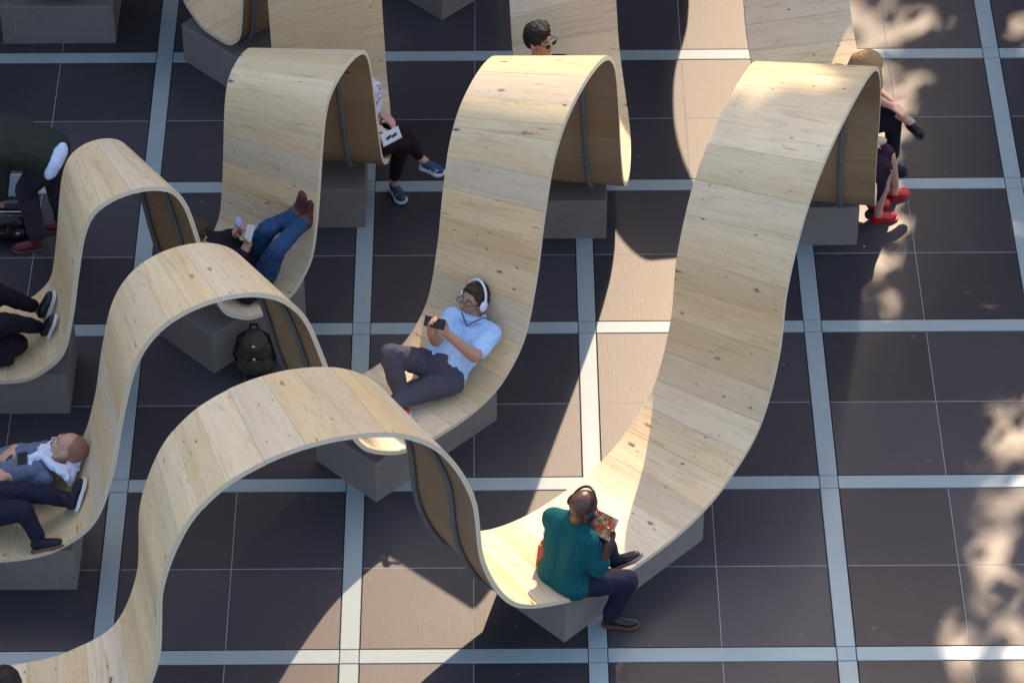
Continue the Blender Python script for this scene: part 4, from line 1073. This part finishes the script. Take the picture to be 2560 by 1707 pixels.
def woman_red():
    org = (1.82, 1.10, 0.42)
    p = person(org, 'seated woman with bare legs, dark skirt, beige jacket hem and glossy red shoes')
    P, N, H = (1.83,1.140,0.525), (1.70,1.190,0.960), V3((1.70,1.200,1.115)); shN, shF = (1.70,1.04,0.90), (1.70,1.34,0.90)
    face, up = (0.9,-0.2,-0.3), (0,0,1)
    kF, aF = (2.055,1.150,0.535), (2.150,1.335,0.125); kN, aN = (2.030,1.020,0.515), (2.020,1.090,0.120)
    hN, hF = (1.85,1.07,0.52), (1.85,1.20,0.52)
    b = Blob(); head_parts(b, H, face, up, 0.95); b.cap(N, 0.045, H - V3((0,0,0.05)), 0.044); torso(b, P, N, shN, shF, -0.015, 0.88)
    limb(b, [shN, (1.80,0.99,0.72), (1.90,1.08,0.66)], [0.042, 0.036, 0.025]); limb(b, [shF, (1.80,1.38,0.72), (1.90,1.24,0.66)], [0.042, 0.036, 0.025])
    hand(b, (1.90,1.08,0.66), (0.06,0.03,-0.01), (0,0,-1), (0,1,0), 0.5, 0.88); hand(b, (1.90,1.24,0.66), (0.06,-0.03,-0.01), (0,0,-1), (0,-1,0), 0.5, 0.88)
    limb(b, [hN, kN, V3(kN).lerp(V3(aN), .4), aN, (2.022,1.092,0.05)], [0.072, 0.056, 0.052, 0.032, 0.031]); limb(b, [hF, kF, V3(kF).lerp(V3(aF), .4), aF, (2.155,1.335,0.05)], [0.072, 0.056, 0.052, 0.032, 0.031])
    b.build('body', M['skin'], p, org, 0.007, 3)
    short_hair(p, org, H, face, up, M['hair_brown'], 1.0, 0.008, 1.08); face_bits(p, org, H, face, up, 0.95)
    b = Blob(); torso(b, P, N, shN, shF, 0.010, 0.92); limb(b, [shN, (1.80,0.99,0.72), (1.87,1.06,0.67)], [0.06, 0.052, 0.044]); limb(b, [shF, (1.80,1.38,0.72), (1.87,1.26,0.67)], [0.06, 0.052, 0.044])
    b.chain(((1.86,1.17,0.61), 0.07), ((1.97,1.18,0.625), 0.045), ((2.025,1.190,0.620), 0.030)); b.build('jacket', M['beige_cloth'], p, org, 0.010, 3, 0.006, 14)
    b = Blob()
    for h_, k_ in ((hN, kN), (hF, kF)): b.cap(P, 0.10, h_, 0.095); b.cap(h_, 0.092, V3(h_).lerp(V3(k_), .88), 0.080)
    b.chain(((1.99,1.00,0.50), 0.065), ((1.985,0.98,0.38), 0.055), ((1.965,1.0,0.28), 0.045))
    b.build('skirt', M['plum'], p, org, 0.010, 4, 0.006, 12)
    shoe(p, org, (2.115,1.322,0.003), (2.270,1.385,0.003), (0,0,1), M['red_shoe'], M['red_shoe'], low=True, solet=0.010, w=0.038)
    shoe(p, org, (1.975,1.085,0.003), (2.165,1.118,0.003), (0,0,1), M['red_shoe'], M['red_shoe'], low=True, solet=0.010, w=0.038)
    c = V3((2.045,1.215,0.0))
    t = empty('shopping_bag', c, 'red shopping bag with tan handle and white label on the paving by red shoes', 'bag')
    b = Blob(); b.chain((V3((-0.05,0,0.05)), 0.045), (V3((0.03,0,0.05)), 0.045)); b.chain((V3((-0.045,0,0.16)), 0.034), (V3((0.03,0,0.16)), 0.034)); b.build('bag_body', M['red_shoe'], t, (0,0,0), 0.010, 3, 0.006, 16)
    tube_along('handle', [(-0.04,0,0.19), (-0.03,0,0.27), (0.0,0,0.30), (0.03,0,0.27), (0.04,0,0.19)], 0.010, M['beige_cloth'], t, (0,0,0), 8)
    slab('label', (0.0,-0.040,0.185), (V3((1,0,0)), V3((0,0.2,1)).normalized(), V3((0,-1,0.2)).normalized()), (0.038, 0.048, 0.006), M['rubber_white'], t, (0,0,0), 0.002)
woman_red()

# --- person lying with boots up on the inner ring
def jeans_person():
    org = (-2.25, 0.0, 0.45)
    p = person(org, 'person in blue jeans lying behind the arch with dark red boots up on the slope')
    P, N, H = (-2.215,-0.020,0.560), (-2.460,-0.210,0.850), V3((-2.545,-0.235,1.010))
    shR, shL = (-2.400,-0.335,0.805), (-2.510,-0.060,0.830)
    face, up = (0.70,0.45,-0.35), (0.3,0.2,1)
    h1, h2 = (-2.205,0.045,0.575), (-2.120,-0.110,0.560)
    k1, a1 = (-2.085,-0.040,0.890), (-1.925,0.110,0.880)
    k2, a2 = (-2.015,-0.220,0.865), (-1.870,0.060,0.860)
    elR, wrR = (-2.290,-0.240,0.720), (-2.205,-0.135,0.850)
    elL, wrL = (-2.380,0.010,0.760), (-2.270,-0.030,0.860)
    b = Blob(); head_parts(b, H, face, up, 0.98); b.cap(N, 0.054, H - V3((0,0,0.06)), 0.050); torso(b, P, N, shR, shL, -0.012)
    limb(b, [shR, elR, wrR], [0.05, 0.043, 0.029]); limb(b, [shL, elL, wrL], [0.05, 0.043, 0.029])
    hand(b, wrR, (0.0,0.03,0.08), (-0.8,0.1,0), (0,-0.5,0.5), 0.7, 0.95); hand(b, wrL, (0.01,-0.03,0.08), (0.8,-0.1,0), (0,-0.5,0.5), 0.9, 0.95)
    limb(b, [h1, k1, a1], [0.07, 0.05, 0.035]); limb(b, [h2, k2, a2], [0.07, 0.05, 0.035])
    b.build('body', M['skin_tan'], p, org, 0.007, 3)
    short_hair(p, org, H, face, up, M['hair_brown'], 1.02, 0.008, 1.05); face_bits(p, org, H, face, up, 0.98)
    b = Blob(); torso(b, P, N, shR, shL, 0.016, 1.04)
    limb(b, [shR, elR, V3(elR).lerp(V3(wrR), .55)], [0.068, 0.060, 0.052]); limb(b, [shL, elL, V3(elL).lerp(V3(wrL), .55)], [0.068, 0.060, 0.052])
    b.chain((P, 0.115), ((-2.18,-0.16,0.545), 0.10), ((-2.12,-0.23,0.515), 0.06)); b.cap((-2.30,-0.15,0.55), 0.09, (-2.22,-0.26,0.515), 0.06)
    b.build('jacket', M['black_cloth'], p, org, 0.011, 3, 0.006, 12)
    b = Blob()
    limb(b, [h1, V3(h1).lerp(V3(k1), .55), k1, V3(k1).lerp(V3(a1), .5), a1], [0.088, 0.074, 0.060, 0.055, 0.056])
    limb(b, [h2, V3(h2).lerp(V3(k2), .55), k2, V3(k2).lerp(V3(a2), .5), a2], [0.088, 0.074, 0.060, 0.055, 0.056])
    b.build('jeans', M['jeans'], p, org, 0.008, 2, 0.008, 20)
    for a_, m_, t_ in ((a1, (-1.872,0.140,0.895), (-1.842,0.140,1.030)), (a2, (-1.812,0.095,0.872), (-1.782,0.110,1.005))):
        bo = Blob().chain((V3(a_).lerp(V3(m_), .25), 0.058), (m_, 0.060), (V3(m_).lerp(V3(t_), .5), 0.052), (t_, 0.047)).build('boot', M['brown_boot'], p, org, 0.008, 3, 0.004, 22)
        q0 = V3((0.020,0.034,-0.012))
        Blob().chain((V3(m_)+q0, 0.034), (V3(t_)+q0*0.6, 0.028)).build('sole', M['rubber_brown'], bo, (0,0,0), 0.008, 2).data.transform(Matrix.Translation(-V3(org)))
    c = V3((-2.190,-0.150,0.955))
    o = slab('phone', c, (V3((0.5,-0.3,0.1)).normalized(), V3((0.25,0.25,0.9)).normalized(), V3((0.3,0.85,-0.3)).normalized()), (0.058, 0.115, 0.009), M['white_plastic'], None, c)
    tag(o, 'white phone raised by the person lying in blue jeans', 'phone')
    c = V3((-2.262,-0.062,0.965))
    b = Blob(); b.ell(c, axes((0.5,-0.4,0.5), (0,0.3,1)), (0.036, 0.026, 0.044)); b.cap(c + V3((0.01,-0.02,-0.025)), 0.010, c + V3((0.045,-0.04,-0.035)), 0.006); o = b.build('cap', M['lilac'], None, c, 0.006, 1, 0.003, 30)
    tag(o, 'pale lilac cap held up beside the white phone', 'cap')
jeans_person()
def backpack():
    c = V3((-2.180, -0.430, 0.0))
    t = empty('backpack', c, 'dark olive drawstring backpack slumped on paving by the inner plinth', 'backpack')
    b = Blob()
    b.chain((V3((-0.05,0,0.09)), 0.085), (V3((0.05,0,0.09)), 0.088)); b.chain((V3((-0.045,0.02,0.19)), 0.080), (V3((0.045,0.02,0.19)), 0.080)); b.cap(V3((-0.03,0.03,0.27)), 0.062, V3((0.03,0.03,0.27)), 0.062)
    b.build('bag_body', M['olive'], t, (0,0,0), 0.010, 4, 0.010, 16)
    b = Blob(); b.ell(V3((0,-0.025,0.285)), axes((0,-0.5,0.7), (0,0.6,0.6)), (0.085, 0.024, 0.075)); b.build('flap', M['olive'], t, (0,0,0), 0.008, 3, 0.004, 20)
    b = Blob(); b.ell(V3((0,-0.085,0.12)), axes((0,-1,0.1), (0,0,1)), (0.060, 0.030, 0.060)); b.build('pocket', M['olive'], t, (0,0,0), 0.008, 3, 0.005, 20)
    for q in (-1, 1): tube_along('strap', [(q*0.05,0.05,0.31), (q*0.10,0.02,0.30), (q*0.135,-0.02,0.18), (q*0.11,-0.01,0.05)], 0.011, M['black_cloth'], t, (0,0,0), 8)
    tube_along('handle', [(-0.03,0.05,0.32), (-0.02,0.06,0.365), (0.02,0.06,0.365), (0.03,0.05,0.32)], 0.008, M['black_cloth'], t, (0,0,0), 8)
    for x_, z_ in ((0.0, 0.29), (0.0, 0.19)): slab('buckle', (x_, -0.088 if z_ < .25 else -0.075, z_), (V3((1,0,0)), V3((0,0.3,1)).normalized(), V3((0,-1,0.3)).normalized()), (0.022, 0.016, 0.008), M['steel'], t, (0,0,0), 0.002)
M['olive'] = cloth('dark_olive_canvas', (0.060, 0.045, 0.030))
backpack()
def black_hair_sitter():
    org = (-3.36, -4.25, 0.42)
    p = person(org, 'black-haired sitter seen only by the crown of the head at lower left')
    H = V3((-3.345,-4.325,1.135)); face, up = (-0.2,-1,-0.2), (0,0,1)
    P, N = (-3.36,-4.20,0.52), (-3.345,-4.28,0.975); shR, shL = (-3.53,-4.28,0.91), (-3.16,-4.28,0.91)
    legs = (((-3.44,-4.25,0.51), (-3.46,-4.58,0.52), (-3.46,-4.60,0.12)), ((-3.28,-4.25,0.51), (-3.26,-4.58,0.52), (-3.26,-4.60,0.12)))
    b = Blob(); head_parts(b, H, face, up); b.cap(N, 0.054, H - V3((0,0,0.05)), 0.05); torso(b, P, N, shR, shL, -0.012)
    for s_, q in ((shR, -1), (shL, 1)):
        w = (-3.35+q*0.08, -4.50, 0.64); limb(b, [s_, (-3.35+q*0.24,-4.36,0.68), w], [0.05, 0.043, 0.029]); hand(b, w, (-q*0.04,-0.07,-0.01), (0,0,-1), (-q,0,0), 0.5)
    for L_ in legs: limb(b, L_, [0.07, 0.05, 0.034])
    b.build('body', M['skin'], p, org, 0.008, 3)
    short_hair(p, org, H, face, up, M['hair_black'], 1.05, 0.006, 1.12); face_bits(p, org, H, face, up, 1, 'hair_black')
    b = Blob(); torso(b, P, N, shR, shL, 0.010, 1.02)
    for s_, q in ((shR, -1), (shL, 1)): limb(b, [s_, (-3.35+q*0.24,-4.36,0.68), (-3.35+q*0.11,-4.47,0.65)], [0.066, 0.058, 0.05])
    b.build('shirt', M['white_cloth'], p, org, 0.010, 3, 0.005, 12)
    b = Blob()
    for L_ in legs: b.cap(P, 0.108, L_[0], 0.10); limb(b, L_, [0.096, 0.068, 0.052])
    b.build('trousers', M['navy'], p, org, 0.012, 4, 0.005, 12)
    for L_ in legs: shoe(p, org, (L_[2][0], L_[2][1]+0.05, 0.003), (L_[2][0], L_[2][1]-0.19, 0.003), (0,0,1), M['black_shoe'], M['rubber_brown'])
black_hair_sitter()

# ------------------------------------------------------------------ unseen office blocks, added to shade the west and block reflected sky
M['stone_clad'] = plain('brown_stone_cladding', (0.13, 0.105, 0.09), 0.7, 0.2, 0.6)
M['dark_glass'] = plain('dark_office_glass', (0.03, 0.033, 0.04), 0.15, 0.1, 0.3)
def light_blocker(x0, x1, y0, y1, floors, label):
    h = floors*3.8 - 1.8
    o = empty('light_blocker', ((x0+x1)/2, (y0+y1)/2, 0), label, 'building', 'office blocks added out of view to block light')
    org = V3(((x0+x1)/2, (y0+y1)/2, 0))
    def part(name, a, m):
        v, f = box_data(*a); mesh_obj(name, [V3(q)-org for q in v], f, m, o)
    part('glazing', (x0+0.3, x1-0.3, y0+0.3, y1-0.3, -0.05, h-0.3), M['dark_glass'])
    for k in range(floors):
        z = k*3.8
        part('floor_band', (x0, x1, y0, y1, z-0.06 if k == 0 else z-0.7, z+0.7), M['stone_clad'])
    for k in range(15):
        x = x0 + 0.45 + k*(x1-x0-0.9)/14
        v, f = box_data(x-0.35, x+0.35, y0-0.12, y0+0.5, -0.05, h+0.4); mesh_obj('pier', [V3(q)-org for q in v], f, M['stone_clad'], o)
light_blocker(-34.0, 8.1, 35.0, 47.0, 15, 'broad brown office block added out of view to shade the western half')
light_blocker(4.0, 70.0, 101.0, 121.0, 24, 'distant brown tower added out of view to block sky mirrored in the paving')  # added tower, roof kept under the sun, darkens the tile reflections
light_blocker(15.6, 44.0, 33.0, 45.0, 15, 'second brown office block added out of view to block bright sky beside the sun')  # added block, cuts the bright sky right of the sun gap

# ------------------------------------------------------------------ trees beyond the frame that shade the square
def leaf_mat(name, a, b):
    t = NT(name)
    rnd = t.n('ShaderNodeNewGeometry').outputs['Random Per Island']
    c = t.mix(rnd, a, b); t.set(Base_Color=c, Roughness=0.5)
    tr = t.n('ShaderNodeBsdfTranslucent'); t.l(t.mix(0.5, c, (0.30, 0.30, 0.06)), tr.inputs[0])
    mx = t.n('ShaderNodeMixShader'); mx.inputs[0].default_value = 0.45
    t.l(t.b.outputs[0], mx.inputs[1]); t.l(tr.outputs[0], mx.inputs[2])
    t.l(mx.outputs[0], t.t.nodes['Material Output'].inputs[0])
    return t.m
M['leaf'] = leaf_mat('plane_leaf', (0.035, 0.075, 0.018), (0.075, 0.12, 0.03))
M['bark'] = plain('plane_bark', (0.16, 0.13, 0.10), 0.85, 0.35, 5, bump=0.4)
SX, SY = SUN_TO.x/-SUN_TO.z, SUN_TO.y/-SUN_TO.z
def shade_limit(gy):
    """right-hand edge, on the paving, of the shade of the western plane trees"""
    pts = [(-7, -0.6), (-5.0, -0.9), (-4.4, -1.35), (-3.9, -2.25), (-2.9, -2.25), (-2.2, -1.65), (-1.8, -1.55), (-0.6, -1.2), (0.2, -0.9), (1.0, -0.2), (2.2, 0.25), (3.7, 0.5), (7, 0.9)]
    for (a, x0), (b, x1) in zip(pts, pts[1:]):
        if a <= gy <= b: return x0 + (x1-x0)*(gy-a)/(b-a)
    return pts[0][1] if gy < -7 else pts[-1][1]
def tree(label, base, crown, radii, nleaf, seed, leaf=0.13, clumps=60, spread=0.55, accept=None):
    rr = random.Random(seed)
    root = empty('plane_tree', base, label, 'tree', 'plane trees along the square')
    B, C0 = V3(base), V3(crown)
    b = Blob()
    fork = V3((B.x*0.7+C0.x*0.3, B.y*0.7+C0.y*0.3, C0.z - radii[2]*0.9))
    b.chain((V3((B.x, B.y, -0.05)), 0.30), (V3((B.x, B.y, 1.0)), 0.23), (fork, 0.17))
    ends = []
    for i in range(9):
        an = 2*math.pi*i/9 + rr.uniform(-.3,.3)
        e = C0 + V3((math.cos(an)*radii[0]*0.6, math.sin(an)*radii[1]*0.6, rr.uniform(-.2,.5)*radii[2]))
        m = fork.lerp(e, 0.5) + V3((0,0,0.5))
        b.chain((fork, 0.12), (m, 0.075), (e, 0.03)); ends.append(e)
    b.build('trunk', M['bark'], root, base, 0.06, 2)
    cl = []
    for i in range(clumps):
        while True:
            q = V3((rr.uniform(-1,1), rr.uniform(-1,1), rr.uniform(-1,1)))
            if q.length <= 1: break
        cl.append(C0 + V3((q.x*radii[0], q.y*radii[1], q.z*radii[2])))
    Vs = []; F = []; n = 0; tries = 0
    while n < nleaf and tries < nleaf*6:
        tries += 1
        c = rr.choice(cl)
        p_ = c + V3((rr.gauss(0, spread), rr.gauss(0, spread), rr.gauss(0, spread*0.6)))
        gx, gy = p_.x + p_.z*SX, p_.y + p_.z*SY
        if accept and not accept(gx, gy, rr): continue
        d = V3((rr.gauss(0,1), rr.gauss(0,1), rr.gauss(-0.4,0.7))).normalized()
        s_ = d.cross(V3((rr.gauss(0,1), rr.gauss(0,1), rr.gauss(0,1)))).normalized()
        nn = d.cross(s_); L_ = leaf*rr.uniform(.7,1.4); w = L_*0.55
        k = len(Vs)
        for q in (p_, p_ + d*L_*0.45 + s_*w + nn*L_*0.08, p_ + d*L_, p_ + d*L_*0.45 - s_*w + nn*L_*0.08): Vs.append(q - B)
        F += [(k, k+1, k+2), (k, k+2, k+3)]
        n += 1
    mesh_obj('crown', Vs, F, M['leaf'], root)
def west(gx, gy, rr): return gx < shade_limit(gy) - abs(rr.gauss(0, 0.10))  # crowns trimmed so their shade stops at a chosen edge
GAPS = [(2.80,-.85,.30,.34), (2.68,-1.50,.30,.42), (2.48,-2.30,.19,.60), (2.16,-3.00,.11,.40), (2.55,-3.10,.18,.25), (2.05,.05,.16,.10), (2.27,.20,.13,.09),  # crown holes shaped so sun patches land at these paving spots
        (2.45,.50,.18,.11), (2.66,.17,.16,.10), (2.95,.40,.20,.11), (2.04,.78,.20,.36), (1.96,.30,.12,.2), (2.10,1.40,.18,.65), (2.16,2.40,.26,.65), (2.38,3.40,.34,.27), (3.02,1.02,.20,.16), (3.30,3.2,.2,.3),
        (2.42,2.70,.22,.12), (2.62,1.62,.16,.08), (2.35,1.05,.12,.07), (2.75,2.35,.10,.07), (2.90,-.10,.14,.06), (2.25,-.30,.07,.05), (2.55,.95,.09,.06), (1.75,-.55,.06,.05), (2.95,2.75,.14,.08), (2.15,-2.3,.05,.22)]
def east(gx, gy, rr):
    lim = -0.02 if gy < -3.0 else 0.85 if gy < -1.6 else 2.0 if gy > 1.0 else 0.85 + 1.15*(gy+1.6)/2.6
    if gx < lim + abs(rr.gauss(0, 0.12)): return False
    for hx, hy, rx, ry in GAPS:
        if ((gx-hx)/rx)**2 + ((gy-hy)/ry)**2 < 1.6 + rr.gauss(0, 0.35): return rr.random() < 0.02
    return True
tree('plane tree with dense crown nearest the tall arch', (0.6, 16.5, 0), (1.4, 14.2, 12.4), (2.6, 3.4, 2.4), 13000, 1, 0.19, 120, 0.6, west)
tree('plane tree with dense crown beyond the inner ring', (-2.8, 13.6, 0), (-0.6, 12.0, 12.2), (3.4, 3.4, 2.2), 11000, 2, 0.19, 110, 0.65, west)
tree('broad plane tree at the corner of the square', (-5.6, 9.4, 0), (-1.4, 8.2, 11.4), (3.8, 3.2, 1.9), 18000, 3, 0.19, 160, 0.65, west)
tree('slender plane tree added out of view to shade the left arch', (-1.6, 7.0, 0), (0.3, 6.5, 11.0), (2.4, 2.0, 1.4), 9500, 7, 0.19, 90, 0.6, west)  # extra tree, put where sun leaked onto the left arch
tree('tall plane tree with gaps in its crown east of the outer ring', (8.0, 17.0, 0), (6.6, 14.6, 13.0), (2.8, 3.2, 2.0), 15000, 4, 0.17, 120, 0.6, east)
tree('tall plane tree with gaps in its crown at the eastern edge of the square', (9.0, 11.6, 0), (6.2, 10.8, 12.6), (2.8, 2.8, 1.8), 13000, 5, 0.17, 120, 0.6, east)
tree('lower spreading plane tree added out of view to block sky mirrored in the paving', (8.6, 7.6, 0), (5.0, 7.4, 7.0), (2.0, 3.2, 1.0), 18000, 6, 0.15, 160, 0.5, east)  # extra low crown, put in to hide sky mirrored by the eastern tiles
